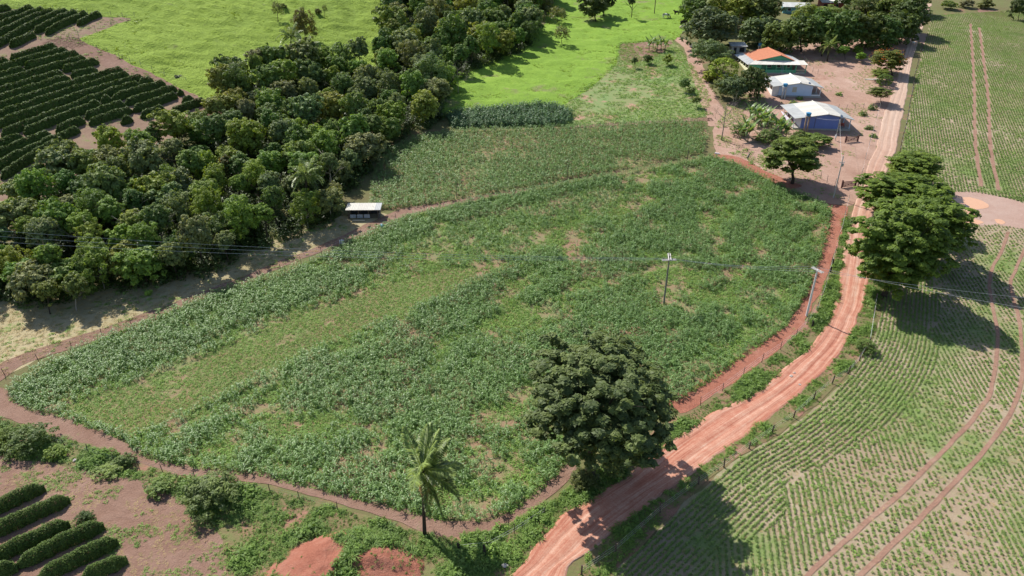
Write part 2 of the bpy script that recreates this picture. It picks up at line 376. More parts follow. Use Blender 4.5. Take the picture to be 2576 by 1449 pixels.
# ------------------------------------------------------------------ the dirt road: lofted between its two edges, with ruts
RL = [(1190, 1520), (1298, 1442), (1354, 1365), (1431, 1290), (1574, 1200), (1700, 1104), (1791, 1046), (1852, 1014), (1921, 973), (1980, 926), (2042, 870), (2078, 816), (2098, 773), (2112, 700), (2122, 643), (2138, 570), (2152, 513), (2172, 476), (2185, 416), (2204, 376), (2215, 333), (2225, 287), (2236, 260), (2252, 217), (2262, 180), (2272, 153), (2283, 110), (2293, 84), (2305, 50), (2318, 10)]
RR = [(1400, 1520), (1421, 1433), (1485, 1382), (1578, 1302), (1718, 1202), (1808, 1139), (1912, 1064), (1982, 1010), (2050, 952), (2082, 919), (2112, 883), (2135, 846), (2158, 790), (2172, 750), (2181, 705), (2184, 650), (2190, 580), (2203, 515), (2218, 460), (2236, 412), (2252, 377), (2258, 338), (2266, 298), (2272, 265), (2279, 232), (2285, 193), (2293, 153), (2306, 110), (2314, 84), (2328, 50), (2342, 10)]
rl = resample(curve(W(RL), 8), 1.0); n_al = len(rl); rr0 = curve(W(RR), 8)
rr = resample(rr0, 1.0); rr = np.stack([np.interp(np.linspace(0, 1, n_al), np.linspace(0, 1, len(rr)), rr[:, k]) for k in (0, 1)], 1)
NA = 28; us = np.linspace(-.06, 1.06, NA)
rv = []; ruv = []
al = np.concatenate([[0], np.cumsum(np.linalg.norm(np.diff((rl+rr)/2, axis=0), axis=1))])
for i in range(n_al):
    e1 = (fbm(np.array([al[i]]), np.array([3.]), 2.2, 15)[0]-.5)*.16; e2 = (fbm(np.array([al[i]]), np.array([8.]), 2.2, 16)[0]-.5)*.16; uu = us+e1*(1-us)**3-e2*us**3
    p = rl[i][None]*(1-uu[:, None])+rr[i][None]*uu[:, None]
    jit = (fbm(np.array([al[i]]), np.array([0.]), 4, 5)[0]-.5)*.06
    wob = .04*math.sin(al[i]*.11)
    z = ht(p[:, 0], p[:, 1])+.12
    for c, wd_, dp in ((.27+wob, .05, .05), (.66+wob, .06, .05), (.46, .05, -.02), (.86, .04, .025), (.38+wob*2, .02, .03)):
        z = z-dp*np.exp(-((us-c-jit)/wd_)**2)
    z = z+(fbm(p[:, 0], p[:, 1], 1.6, 9)-.5)*.07
    edge = np.minimum(us+.06, 1.06-us); z = np.where(edge < .035, ht(p[:, 0], p[:, 1])+.01, z)
    rv.append(np.column_stack([p, z])); w_ = np.linalg.norm(rl[i]-rr[i]); ruv.append(np.column_stack([us, np.full(NA, al[i])]))
rv = np.vstack(rv); ruv = np.vstack(ruv)
ii = (np.arange(n_al-1)[:, None]*NA+np.arange(NA-1)[None, :]).ravel()
rf = np.column_stack([ii, ii+1, ii+1+NA, ii+NA])
n = NT('dirt_road'); at = n.new('ShaderNodeAttribute', attribute_name='road').outputs['Vector']; c = n.coord()
s1 = n.noise(n.map(at, (5, .03, 1)), 1.0, 6, .65, .6); s2 = n.noise(n.map(at, (26, .12, 1)), 1.0, 4, .6); b3 = n.noise(c, .8, 5, .7); b4 = n.noise(c, 6, 4, .7); big = n.noise(c, .03, 3, .6)
ss_ = n.math('ADD', n.math('ADD', n.math('MULTIPLY', s1, .4), n.math('MULTIPLY', s2, .25)), n.math('ADD', n.math('MULTIPLY', b3, .2), n.math('MULTIPLY', b4, .15)))
colr = n.ramp(ss_, [(.36, (.29, .095, .06)), (.45, (.40, .16, .105)), (.52, (.48, .245, .17)), (.62, (.60, .42, .325))])
sp = n.new('ShaderNodeSeparateXYZ'); n.l.new(at, sp.inputs[0])
far = n.ramp(n.math('MULTIPLY', sp.outputs[1], .004), [(.28, 0.0), (.62, 1.0)])     # paler sandy soil in the upper stretch
colp = n.ramp(ss_, [(.34, (.36, .225, .16)), (.5, (.48, .335, .255)), (.68, (.6, .47, .38))])
n.color(n.mix(far, colr, colp)); n.rough(.95, .2); n.bump(n.math('ADD', s2, b4), .6, .06)
rm = np_mesh('dirt_road', rv, rf, [n.mat], smooth=True)
a_ = rm.attributes.new('road', 'FLOAT_VECTOR', 'POINT'); a_.data.foreach_set('vector', np.column_stack([ruv, np.zeros(len(ruv))]).astype(np.float32).ravel())
road = link('dirt_road', rm); tag(road, 'winding rutted red dirt road from the bottom edge up past the houses', 'road', kind='structure')
ROAD = np.vstack([rl, rr[::-1]])
# paths of bare soil
def path(name, line, width, mat, label, layer=2, sp=1.0, jit=.22, cat='path'): return sheet(name, strip_poly(line, width), mat, label, sp, layer, jit, world=True, cat=cat)
path('soil_path', [(-30, 958), (60, 902), (250, 842), (410, 782), (560, 722), (700, 668), (860, 602), (1000, 540), (1120, 513), (1260, 488), (1340, 476)], [3.0, 2.6, 2.2, 1.8, 2.0, 2.6, 1.6, .7], M['bare'], 'reddish soil path along the fence between dry grass and corn')
path('soil_path', [(-60, 985), (0, 1010), (100, 1050), (215, 1095), (330, 1138), (470, 1182), (560, 1190), (700, 1212), (850, 1250), (1000, 1295), (1110, 1330), (1230, 1330), (1310, 1290), (1390, 1222), (1450, 1165)], [3.2, 3.4, 3.2, 1.7, 1.5, 1.5, 1.6, 1.7, 2.0, 1.8, 1.6, 1.6], M['bare'], 'reddish soil path around the near edge of the corn field')
path('soil_path', [(1690, 1030), (1760, 985), (1850, 930), (1950, 860), (2010, 800), (2045, 735), (2065, 680), (2085, 620), (2100, 560), (2105, 515)], [2.6, 2.8, 2.4, 1.8, 1.8, 2.2, 3.0, 3.6], M['red'], 'bare red earth strip between the corn and the road verge')
path('soil_path', [(1790, 392), (1850, 402), (1920, 438), (2000, 474)], [2.0, 3.0, 3.0, 4.0], M['red'], 'red earth path dropping from the banana plants to the corn')
path('soil_path', [(1700, 95), (1735, 120), (1748, 160), (1765, 210), (1790, 265), (1810, 320)], [3, 4, 4, 4, 5, 5], M['yard'], 'earth path between the garden and the yard trees')
path('soil_path', [(1425, 322), (1560, 312), (1700, 304), (1790, 300)], [1.8, 2.2, 1.6, 2.5], M['bare'], 'soil path along the top edge of the upper corn block')
path('soil_path', [(90, 160), (150, 115), (200, 100), (260, 60), (330, 46)], [6, 8, 8, 5, 3], M['coffee_soil'], 'earth track between the two upper coffee blocks')
path('soil_path', [(-40, 215), (60, 155), (130, 118), (190, 108), (270, 150), (380, 205), (480, 250), (560, 290)], [5, 6, 7, 7, 6, 6, 6, 6], M['bare'], 'pinkish earth track between coffee rows and pasture')
for ln, lb in (([(2020, 1470), (2041, 1439), (2165, 1326), (2265, 1242), (2348, 1159), (2415, 1089), (2465, 1029), (2495, 972), (2508, 850), (2498, 783), (2488, 716), (2495, 676), (2518, 633), (2535, 583)], 'left'),
               ([(2130, 1480), (2165, 1446), (2298, 1319), (2431, 1182), (2515, 1082), (2558, 1002), (2571, 920), (2562, 803), (2540, 716), (2552, 683), (2578, 626), (2600, 590)], 'right')):
    path('wheel_track', ln, .46, M['track'], lb+' wheel rut curving through the lower row crop field', 3, .7, .07, 'track')
for ln, lb in (([(2440, 60), (2445, 133), (2450, 233), (2451, 333), (2457, 400), (2467, 470)], 'left'), ([(2462, 70), (2472, 143), (2485, 250), (2488, 333), (2495, 400), (2511, 480)], 'right')):
    path('wheel_track', ln, .7, M['track'], lb+' wheel rut running straight up the upper row crop field', 3, .9, .08, 'track')
sheet('bare_patch', [(1562, 110), (1690, 104), (1680, 122), (1640, 150), (1580, 160), (1556, 140)], M['bare'], 'dug over reddish plot above the small garden', 1.5, 2)
sheet('earth_track', [(2296, 86), (2340, 84), (2380, 112), (2400, 128), (2360, 125), (2318, 110)], M['yard'], 'bare earth spot beside the road under the mango trees', 1.5, 2)
sheet('earth_track', [(2455, 22), (2520, 28), (2550, 46), (2500, 42), (2460, 32)], M['bare'], 'reddish earth heap spot at the top right', 2.0, 2)
# verges beside the road
sheet('road_verge', [(1330, 1470), (1354, 1368), (1431, 1293), (1574, 1203), (1700, 1108), (1791, 1050), (1921, 978), (2042, 874), (2082, 816), (2104, 773), (2118, 700), (2130, 640), (2146, 560), (2152, 515), (2118, 520), (2108, 590), (2090, 660), (2068, 720), (2050, 770), (2010, 830), (1950, 880), (1850, 950), (1760, 1010), (1690, 1050), (1600, 1120), (1440, 1210), (1330, 1290), (1230, 1335), (1150, 1345), (1120, 1470)], M['verge'], 'weedy green verge on the left side of the road', 1.5, 1, .2)
sheet('road_verge', [(1440, 1475), (1485, 1386), (1578, 1305), (1718, 1206), (1808, 1142), (1912, 1068), (1982, 1014), (2050, 956), (2112, 886), (2135, 850), (2158, 795), (2172, 755), (2182, 705), (2230, 700), (2215, 790), (2190, 870), (2140, 935), (2060, 1010), (1960, 1090), (1850, 1158), (1760, 1222), (1660, 1325), (1555, 1430), (1510, 1475)], M['verge'], 'weedy green verge on the right side of the road', 1.3, 2, .2)
sheet('grass_bank', [(-40, 1040), (0, 1052), (120, 1085), (260, 1128), (340, 1160), (470, 1205), (560, 1210), (700, 1235), (850, 1275), (1000, 1325), (1110, 1350), (1240, 1350), (1230, 1480), (570, 1480), (560, 1350), (480, 1280), (400, 1220), (280, 1190), (140, 1160), (-50, 1140)], M['verge'], 'grassy bank between the soil path and the lower left plot', 1.5, 2, .25)
# puddles
n = NT('muddy_water'); c = n.coord(); n.color(n.mix(n.noise(c, .4, 3, .5), (.62, .34, .2), (.7, .42, .26))); n.rough(.12, .5); n.bump(n.noise(c, 3, 2, .5), .04, .05); MUD = n.mat
for pv, lb in (([(2392, 508), (2405, 499), (2435, 496), (2465, 503), (2487, 516), (2484, 523), (2462, 527), (2430, 526), (2405, 520)], 'largest orange muddy puddle beside the roadside trees'),
               ([(2418, 528), (2450, 529), (2470, 540), (2452, 542), (2430, 538)], 'small muddy puddle just below the large one'),
               ([(2410, 548), (2440, 548), (2476, 560), (2462, 566), (2430, 562)], 'flat muddy puddle lower in the clearing'),
               ([(2500, 552), (2515, 551), (2530, 561), (2518, 566), (2506, 562)], 'tiny muddy puddle at the start of the wheel rut')):
    sheet('puddle', pv, MUD, lb, .8, 3, .12, cat='puddle')
# red earth mound at the bottom edge
MC = G(870, 1420); MR = 6.5
def mound(x, y):
    dx = x-MC[0]; dy = y-MC[1]+1.2
    r = np.hypot(dx/7.4, dy/5.2)+(fbm(x, y, 4, 78)-.5)*.35; base = 1.45*np.clip(1-r**2.2, 0, 1)
    cut = np.clip((dx-.2*dy+.6)/.7, 0, 1)*np.clip((.9-dy)/.9, 0, 1)              # gully with a steep face
    base = base*(1-.55*cut)
    return np.maximum(base+(fbm(x, y, 1.8, 77, 5)-.5)*1.1*np.clip(1.15-r, 0, .6), 0)
gxm, gym = np.meshgrid(np.arange(MC[0]-9, MC[0]+9.01, .22), np.arange(MC[1]-8, MC[1]+6.01, .22))
_rm = np.hypot((gxm-MC[0])/7.4, (gym-MC[1]+1.2)/5.2); zm = ht(gxm, gym)+mound(gxm, gym)+.05-.35*np.clip((_rm-.92)*8, 0, 1); nm = gxm.shape[1]
ii = (np.arange(gxm.shape[0]-1)[:, None]*nm+np.arange(nm-1)[None, :]).ravel()
tag(link('earth_mound', np_mesh('earth_mound', np.column_stack([gxm.ravel(), gym.ravel(), zm.ravel()]), np.column_stack([ii, ii+1, ii+1+nm, ii+nm]), [M['red']], smooth=True)), 'low mound of bare red earth at the bottom edge left of the palm', 'mound', kind='structure')
def gz(x, y): return ht(x, y)+np.where((np.abs(x-MC[0]) < 9) & (np.abs(y-MC[1]) < 8), mound(x, y), 0.0)
# ------------------------------------------------------------------ ground cover: plants too many to count, scattered as instances
def rnd_unit(rng, n):
    v = rng.normal(size=(n, 3)); return v/np.linalg.norm(v, axis=1)[:, None]
def cards(p, nrm, size, aspect, rng):
    """leaf shaped (diamond) faces at p facing nrm"""
    t = np.cross(nrm, rnd_unit(rng, len(p))); t /= np.linalg.norm(t, axis=1)[:, None]+1e-9; b = np.cross(nrm, t)
    s = size[:, None]; a = aspect if np.isscalar(aspect) else aspect[:, None]
    v = np.stack([p-t*s, p+b*s*a-t*s*.1, p+t*s, p-b*s*a-t*s*.1], 1).reshape(-1, 3)
    return v, np.arange(len(v)).reshape(-1, 4)
def blade_mesh(name, seed, n, height, spread, width, droop, mat, segs=3, stem=0.0, base_r=.05, up=.6):
    rng = np.random.default_rng(seed); v = []; f = []; ti = []
    for i in range(n):
        a = rng.uniform(0, 2*math.pi); L = height*rng.uniform(.65, 1.15); out = spread*rng.uniform(.5, 1.2)
        z0 = stem*rng.uniform(.1, .95); o = np.array([math.cos(a), math.sin(a), 0])*base_r*rng.uniform(.2, 1)
        side = np.array([-math.sin(a), math.cos(a), 0])
        tw = rng.uniform(-.5, .5); b = len(v); tv = rng.uniform(0, 1)
        for k in range(segs+1):
            t = k/segs
            q = o+np.array([math.cos(a), math.sin(a), 0])*out*t**.85+np.array([0, 0, z0+L*(up*1.6*t-droop*t*t)])
            w = width*(1.0-.95*t**2.2)*(.55 if k == 0 else 1)*rng.uniform(.8, 1.1)
            sd = side*math.cos(tw*t)+np.array([0, 0, 1])*math.sin(tw*t)
            v += [q-sd*w/2, q+sd*w/2]
        for k in range(segs): f.append((b+2*k, b+2*k+1, b+2*k+3, b+2*k+2)); ti.append(tv)
    if stem:
        b = len(v)
        for k in range(3):
            a = k*2.094
            v += [np.array([.025*math.cos(a), .025*math.sin(a), 0]), np.array([.012*math.cos(a), .012*math.sin(a), stem*1.1])]
        for k in range(3): k2 = (k+1) % 3; f.append((b+2*k, b+2*k2, b+2*k2+1, b+2*k+1)); ti.append(.5)
    return np_mesh(name, np.array(v), np.array(f), [mat], ti)
def bush_mesh(name, seed, n, r, h, leaf, mat, asp=.5):
    rng = np.random.default_rng(seed); d = rnd_unit(rng, n); d[:, 2] = np.abs(d[:, 2])
    p = d*np.array([r, r, h])*(rng.uniform(.45, 1, n)**.5)[:, None]*(1+.3*np.sin(3*np.arctan2(d[:, 1], d[:, 0])+seed))[:, None]
    nn = d*.5+np.array([0, 0, .6])+rnd_unit(rng, n)*.55; nn /= np.linalg.norm(nn, axis=1)[:, None]
    v, f = cards(p, nn, leaf*rng.uniform(.6, 1.3, n), asp, rng)
    return np_mesh(name, v, f, [mat], rng.uniform(0, 1, n))
def proto(name, me): return bpy.data.objects.new(name, me)
ML = {}
ML['corn'] = leaf_mat('corn_leaf', (.165, .285, .105), .65, 1.4, .44, .38, (1.15, 1.05, .9), True, .40)
ML['weed'] = leaf_mat('weed_leaf', (.215, .36, .105), .72, 1.3, .6, .35, (1.15, 1.05, .8), True)
ML['tuft'] = leaf_mat('tuft_grass', (.15, .27, .075), .5, 1.5, .55, .35, (1.3, 1.1, .8), True)
ML['past'] = leaf_mat('pasture_grass', (.235, .345, .045), .55, 1.4, .5, .35, (1.2, 1.05, .8), True)
ML['soy'] = leaf_mat('row_crop_leaf', (.185, .285, .095), .65, 1.4, .6, .3, (1.15, 1.05, .85), True)
ML['straw'] = leaf_mat('dry_grass_blade', (.40, .33, .17), .7, 1.3, .7, .2, (1.1, 1.0, .9), True)
ML['cass'] = leaf_mat('cassava_leaf', (.10, .19, .09), .6, 1.5, .5, .3, (1.1, 1.0, .95), True)
P_CORN = [proto('corn_plant', blade_mesh('corn_plant', 10+i, 12, .42+.04*i, .52, .095, 1.0, ML['corn'], 4, .80+.08*i, .05, .5)) for i in range(5)]
P_WEED = [proto('low_weed', bush_mesh('low_weed', 30+i, 34, .32, .20, .085, ML['weed'])) for i in range(3)] + [proto('low_grass', blade_mesh('low_grass', 40+i, 24, .30, .30, .04, .55, ML['weed'], 2, 0, .2)) for i in range(2)]
P_TUFT = [proto('tall_grass', blade_mesh('tall_grass', 50+i, 30, .80, .65, .06, .8, ML['tuft'], 3, 0, .18)) for i in range(4)] + [proto('leafy_weed', bush_mesh('leafy_weed', 60+i, 60, .42, .55, .13, ML['tuft'])) for i in range(2)]
P_PAST = [proto('pasture_tuft', blade_mesh('pasture_tuft', 70+i, 22, .42, .42, .11, .6, ML['past'], 2, 0, .3)) for i in range(4)]
P_SOY = [proto('crop_clump', bush_mesh('crop_clump', 80+i, 22, .16, .26, .075, ML['soy'], .6)) for i in range(4)]
P_STRAW = [proto('dry_tuft', blade_mesh('dry_tuft', 90+i, 18, .26, .28, .035, .5, ML['straw'], 2, 0, .15)) for i in range(3)]
P_CASS = [proto('cassava_bush', bush_mesh('cassava_bush', 95+i, 120, .62, 1.35, .16, ML['cass'], .45)) for i in range(3)]
def scatter(name, pts, protos, scale, label, cat, seed=0, zs=1.0, tilt=.12, tintfield=None, rotz=None):
    rng = np.random.default_rng(seed+900); pts = np.asarray(pts, float); N = len(pts)
    z = gz(pts[:, 0], pts[:, 1]) + .02
    me = bpy.data.meshes.new(name); me.vertices.add(N); me.vertices.foreach_set('co', np.column_stack([pts[:, :2], z]).astype(np.float32).ravel())
    def att(nm, ty, key, dat): a = me.attributes.new(nm, ty, 'POINT'); a.data.foreach_set(key, dat)
    rz = rng.uniform(0, 6.283, N) if rotz is None else rotz
    att('rot', 'FLOAT_VECTOR', 'vector', np.column_stack([rng.normal(0, tilt, N), rng.normal(0, tilt, N), rz]).astype(np.float32).ravel())
    sc = (scale if hasattr(scale, '__len__') else np.full(N, scale))*rng.uniform(.75, 1.25, N)
    att('scl', 'FLOAT_VECTOR', 'vector', np.column_stack([sc, sc, sc*zs*rng.uniform(.85, 1.15, N)]).astype(np.float32).ravel())
    att('var', 'INT', 'value', rng.integers(0, len(protos), N).astype(np.int32))
    tf = rng.uniform(0, 1, N) if tintfield is None else np.clip(tintfield+rng.normal(0, .15, N), 0, 1)
    att('itint', 'FLOAT', 'value', tf.astype(np.float32))
    o = link(name, me); tag(o, label, cat, kind='stuff')
    g = bpy.data.node_groups.new(name+'_scatter', 'GeometryNodeTree')
    g.interface.new_socket('Geometry', in_out='INPUT', socket_type='NodeSocketGeometry'); g.interface.new_socket('Geometry', in_out='OUTPUT', socket_type='NodeSocketGeometry')
    nd = g.nodes; lk = g.links; gi = nd.new('NodeGroupInput'); go = nd.new('NodeGroupOutput'); ip = nd.new('GeometryNodeInstanceOnPoints'); jn = nd.new('GeometryNodeJoinGeometry')
    for p in protos:
        oi = nd.new('GeometryNodeObjectInfo'); oi.inputs['Object'].default_value = p; oi.inputs['As Instance'].default_value = True; lk.new(oi.outputs['Geometry'], jn.inputs[0])
    def na(nm, ty):
        a = nd.new('GeometryNodeInputNamedAttribute'); a.data_type = ty; a.inputs['Name'].default_value = nm; return a.outputs[0]
    er = nd.new('FunctionNodeEulerToRotation'); lk.new(na('rot', 'FLOAT_VECTOR'), er.inputs[0])
    lk.new(gi.outputs[0], ip.inputs['Points']); lk.new(jn.outputs[0], ip.inputs['Instance']); ip.inputs['Pick Instance'].default_value = True
    lk.new(na('var', 'INT'), ip.inputs['Instance Index']); lk.new(er.outputs[0], ip.inputs['Rotation']); lk.new(na('scl', 'FLOAT_VECTOR'), ip.inputs['Scale'])
    lk.new(ip.outputs[0], go.inputs[0])
    md = o.modifiers.new('scatter', 'NODES'); md.node_group = g
    return o
def jgrid(poly, sp, seed, rowdir=None, rowsp=None, jit=.35):
    """jittered points inside a plan polygon; with rowdir they stand in rows"""
    rng = np.random.default_rng(seed); poly = np.asarray(poly)
    if rowdir is None:
        rowdir = .4; rowsp = sp
    c, s = math.cos(rowdir), math.sin(rowdir); u = poly@np.array([c, s]); w = poly@np.array([-s, c])
    gu, gw = np.meshgrid(np.arange(u.min(), u.max(), sp), np.arange(w.min(), w.max(), rowsp)); gu = gu.ravel(); gw = gw.ravel()
    gu = gu+rng.uniform(-.5, .5, len(gu))*sp; gw = gw+rng.uniform(-.5, .5, len(gw))*rowsp*jit
    x = gu*c-gw*s; y = gu*s+gw*c; k = inside(poly, x, y)
    return x[k], y[k], rng
def in_view(x, y, m=120):
    """keep what the camera and its near surroundings can see"""
    z = ht(x, y)-CAM_H; c, s = math.cos(PITCH), math.sin(PITCH); dep = y*c-z*s; up = y*s+z*c
    px = 1287.5+FPX*x/dep; py = 724.5-FPX*up/dep
    return (dep > 5) & (px > -m) & (px < 2575+m) & (py > -m) & (py < 1449+m)
WC, WU, WF = W(V_CORN), W(V_CORN_UP), W(V_FALLOW)
band = (G(1150, 730)-G(330, 1098))[:2]; BAND = math.atan2(band[1], band[0])
def lab_noise(x, y): return fbm(x, y, 9, 3), fbm(x, y, 3.2, 4)
nw_edge = W([(22, 985), (120, 917), (250, 857), (410, 792), (550, 737), (700, 690), (800, 652), (900, 600), (1010, 551), (1200, 503), (1420, 463)])
# corn, main field
x, y, rng = jgrid(WC, .34, 5, BAND, .70, .4)
a, b = lab_noise(x, y); fal = inside(WF, x, y); dn = seg_dist(nw_edge, x, y); de = seg_dist(np.vstack([WC, WC[:1]]), x, y)
u_ = (x*math.cos(BAND)+y*math.sin(BAND)); w_ = (-x*math.sin(BAND)+y*math.cos(BAND))
streak = fbm(u_*.22, w_, 3.0, 21)
dens = np.clip(1.8-2.05*a-2.5*(b-.5)-1.4*(streak-.5), 0, 1); dens = np.where(dn < 11, np.maximum(dens, 1.0-.9*(b > .68)), dens)
edge = np.clip(1-de/2.2, 0, 1); dens = np.maximum(dens, edge*.95)
tr = seg_dist(WF, x, y) ; dens = np.where((tr < 3.0) & (dn < 16), dens*.6, dens)
hill_ = inside(W([(900, 742), (1300, 662), (1500, 560), (1700, 500), (1500, 470), (1150, 560), (980, 620)]), x, y); dens = np.where(hill_, dens*.62, dens)
k = (~fal) & (rng.uniform(0, 1, len(x)) < dens) & in_view(x, y)
x, y = x[k], y[k]; hs = .6+.42*dens[k]*np.where(hill_[k], .75, 1.0)
scatter('corn_crop', np.column_stack([x, y]), P_CORN, hs, 'dense dark green corn plants filling the large middle field', 'corn', 1, tintfield=.25+.6*fbm(x, y, 6, 8))
nc1 = len(x)
x, y, rng = jgrid(WU, .42, 6, .12, .8, .35); a, b = lab_noise(x, y); dens = np.clip(1.7-1.4*a-.6*(b-.5), .25, 1); k = rng.uniform(0, 1, len(x)) < dens; x, y = x[k], y[k]
scatter('corn_crop', np.column_stack([x, y]), P_CORN, .62+.45*dens[k], 'green corn plants in the upper block beyond the soil path', 'corn', 2, tintfield=.3+.6*fbm(x, y, 6, 9))
# weeds between the corn and in the fallow strip
x, y, rng = jgrid(WC, .36, 7); a, b = lab_noise(x, y); fal = inside(WF, x, y); st = fbm(x, y, 2.6, 31); st2 = fbm(x, y, 8, 33)
pr = np.where(fal, np.clip(3.1-3.4*st-1.0*(st2-.5), .15, 1), np.clip(2.1-2.9*st, .03, .95)); k = (rng.uniform(0, 1, len(x)) < pr) & in_view(x, y); x, y = x[k], y[k]
scatter('field_weeds', np.column_stack([x, y]), P_WEED, np.where(fal[k], .85, 1.15), 'low light green weeds between the corn and along the bare strip', 'weeds', 3, tintfield=.2+.6*fbm(x, y, 7, 11))
x, y, rng = jgrid(WU, .8, 8); k = rng.uniform(0, 1, len(x)) < .6
scatter('field_weeds', np.column_stack([x, y])[k], P_WEED, 1.1, 'low weeds under the upper corn block', 'weeds', 4)
# row crop right of the road
WR = W(V_CROP); WCL = W(V_CLEAR); tracks = [o for o in COL.objects if o.name.startswith('wheel_track')]
up_line = G(2400, 520)
rd = []
for q_, (lo, hi, ang, seed) in enumerate(((0, up_line[1]+4, R(77.5), 41), (up_line[1]+2, 400, R(66), 42))):
    x, y, rng = jgrid(WR, .20 if q_ == 0 else .26, seed, ang, .58, .13)
    k = (y >= lo) & (y < hi) & in_view(x, y, 60) & ~inside(WCL, x, y)
    x, y = x[k], y[k]; n1 = fbm(x, y, 13, 51, 2); n2 = fbm(x, y, 4, 52, 2)
    far_ = np.clip((y-60)/170, 0, 1)
    pr = np.clip(2.15-1.6*n1-.8*n2+.25*far_, .15, .97); tk = np.zeros(len(x), bool)
    rd.append((x, y, pr, rng))
TL = [curve(W(l), 5) for l in ([(2020, 1470), (2041, 1439), (2165, 1326), (2265, 1242), (2348, 1159), (2415, 1089), (2465, 1029), (2495, 972), (2508, 850), (2498, 783), (2488, 716), (2495, 676), (2518, 633), (2535, 583)], [(2130, 1480), (2165, 1446), (2298, 1319), (2431, 1182), (2515, 1082), (2558, 1002), (2571, 920), (2562, 803), (2540, 716), (2552, 683), (2578, 626), (2600, 590)], [(2440, 60), (2445, 133), (2450, 233), (2451, 333), (2457, 400), (2467, 470)], [(2462, 70), (2472, 143), (2485, 250), (2488, 333), (2495, 400), (2511, 480)])]
fence_r = curve(W([(1500, 1475), (1660, 1325), (1850, 1160), (1960, 1092), (2070, 1010), (2150, 925), (2195, 850), (2212, 780), (2225, 690), (2240, 560)]), 6)
for q, (x, y, pr, rng) in enumerate(rd):
    d = np.minimum.reduce([seg_dist(t, x, y) for t in TL]); hd = seg_dist(fence_r, x, y) if q == 0 else np.full(len(x), 99.)
    pr = np.where(d < .4, 0, pr); hw_ = 6.5+5*(fbm(x, y, 9, 57)-.5); pr = np.where(hd < hw_, 0, pr)
    thin = inside(W([(2400, 545), (2600, 560), (2600, 680), (2420, 700), (2330, 640)]), x, y); pr = np.where(thin, pr*.45, pr)
    k = rng.uniform(0, 1, len(x)) < pr
    scatter('row_crop', np.column_stack([x, y])[k], P_SOY, .92 if q == 0 else 1.1, ('low green crop in fine rows in the lower right field', 'low green crop in fine rows in the upper right field')[q], 'crop', 6+q, tilt=.08, tintfield=.2+.6*fbm(x[k], y[k], 8, 55))
# headland rows parallel to the road
offs = []; tt = np.gradient(fence_r, axis=0); tt /= np.linalg.norm(tt, axis=1)[:, None]; nn_ = np.stack([tt[:, 1], -tt[:, 0]], 1)
rng = np.random.default_rng(61)
for i in range(18):
    ln = resample(fence_r+nn_*(.4+i*.52), .19); ln = ln+rng.normal(0, .04, ln.shape); offs.append(ln)
hp = np.vstack(offs); hp = hp[seg_dist(fence_r, hp[:, 0], hp[:, 1]) < 6.5+5*(fbm(hp[:, 0], hp[:, 1], 9, 57)-.5)]; pr = np.clip(2.0-1.9*fbm(hp[:, 0], hp[:, 1], 6, 62), .15, .95); hp = hp[(rng.uniform(0, 1, len(hp)) < pr) & in_view(hp[:, 0], hp[:, 1])]
scatter('row_crop', hp, P_SOY, .9, 'bright green crop rows running parallel to the road fence', 'crop', 9, tilt=.08, tintfield=.35+.6*fbm(hp[:, 0], hp[:, 1], 6, 63))
# weeds and straw in the crop field
x, y, rng = jgrid(WR, .9, 65); n1 = fbm(x, y, 7, 66); k = in_view(x, y, 60) & (n1 > .51) & (rng.uniform(0, 1, len(x)) < .8) & ~inside(WCL, x, y) & (np.minimum.reduce([seg_dist(t, x, y) for t in TL]) > .7)
scatter('crop_weeds', np.column_stack([x, y])[k], P_WEED, 1.0, 'bright green weed patches in the right hand crop field', 'weeds', 10, tintfield=np.full(k.sum(), .75))
x, y, rng = jgrid(WR, .8, 67); k = in_view(x, y, 60) & (y < 120) & (rng.uniform(0, 1, len(x)) < .5) & ~inside(WCL, x, y)
scatter('crop_straw', np.column_stack([x, y])[k], P_STRAW, .9, 'pale straw litter between the rows of the right hand field', 'straw', 11, zs=.4)
# pasture and meadow tussocks
WP, WM = W(V_PASTURE), W(V_MEADOW)
x, y, rng = jgrid(WP, .95, 70); n1 = fbm(x, y, 3, 71); k = in_view(x, y, 60) & (rng.uniform(0, 1, len(x)) < np.clip(n1*2.6-.75, .05, 1)); x, y = x[k], y[k]
scatter('pasture_grass', np.column_stack([x, y]), P_PAST, .4+1.3*fbm(x, y, 5, 72), 'tussocky bright green grass on the left hillside pasture', 'grass', 12, tintfield=.15+.75*fbm(x, y, 14, 73))
x, y, rng = jgrid(WM, .9, 75); n1 = fbm(x, y, 3, 76); k = in_view(x, y, 60) & (rng.uniform(0, 1, len(x)) < np.clip(n1*2.4-.6, .05, 1)); x, y = x[k], y[k]
scatter('meadow_grass', np.column_stack([x, y]), P_PAST, .45+.8*fbm(x, y, 5, 77), 'bright green grass of the meadow right of the wood', 'grass', 13, tintfield=.1+.75*fbm(x, y, 10, 78))
WGd = W(V_GARDEN)
x, y, rng = jgrid(WGd, .75, 80); n1 = fbm(x, y, 5, 81); k = rng.uniform(0, 1, len(x)) < np.clip(2.3-2.9*n1, .08, .95)
scatter('garden_weeds', np.column_stack([x, y])[k], P_WEED, 1.5, 'loose green weeds over the garden plot', 'weeds', 14, tintfield=.3+.5*fbm(x[k], y[k], 8, 82))
x, y, rng = jgrid(W([(1118, 290), (1140, 322), (1300, 320), (1430, 316), (1436, 290), (1400, 268), (1330, 268), (1230, 276)]), .85, 84)
scatter('cassava_crop', np.column_stack([x, y]), P_CASS, 1.15, 'dense grey green cassava patch above the upper corn block', 'cassava', 15)
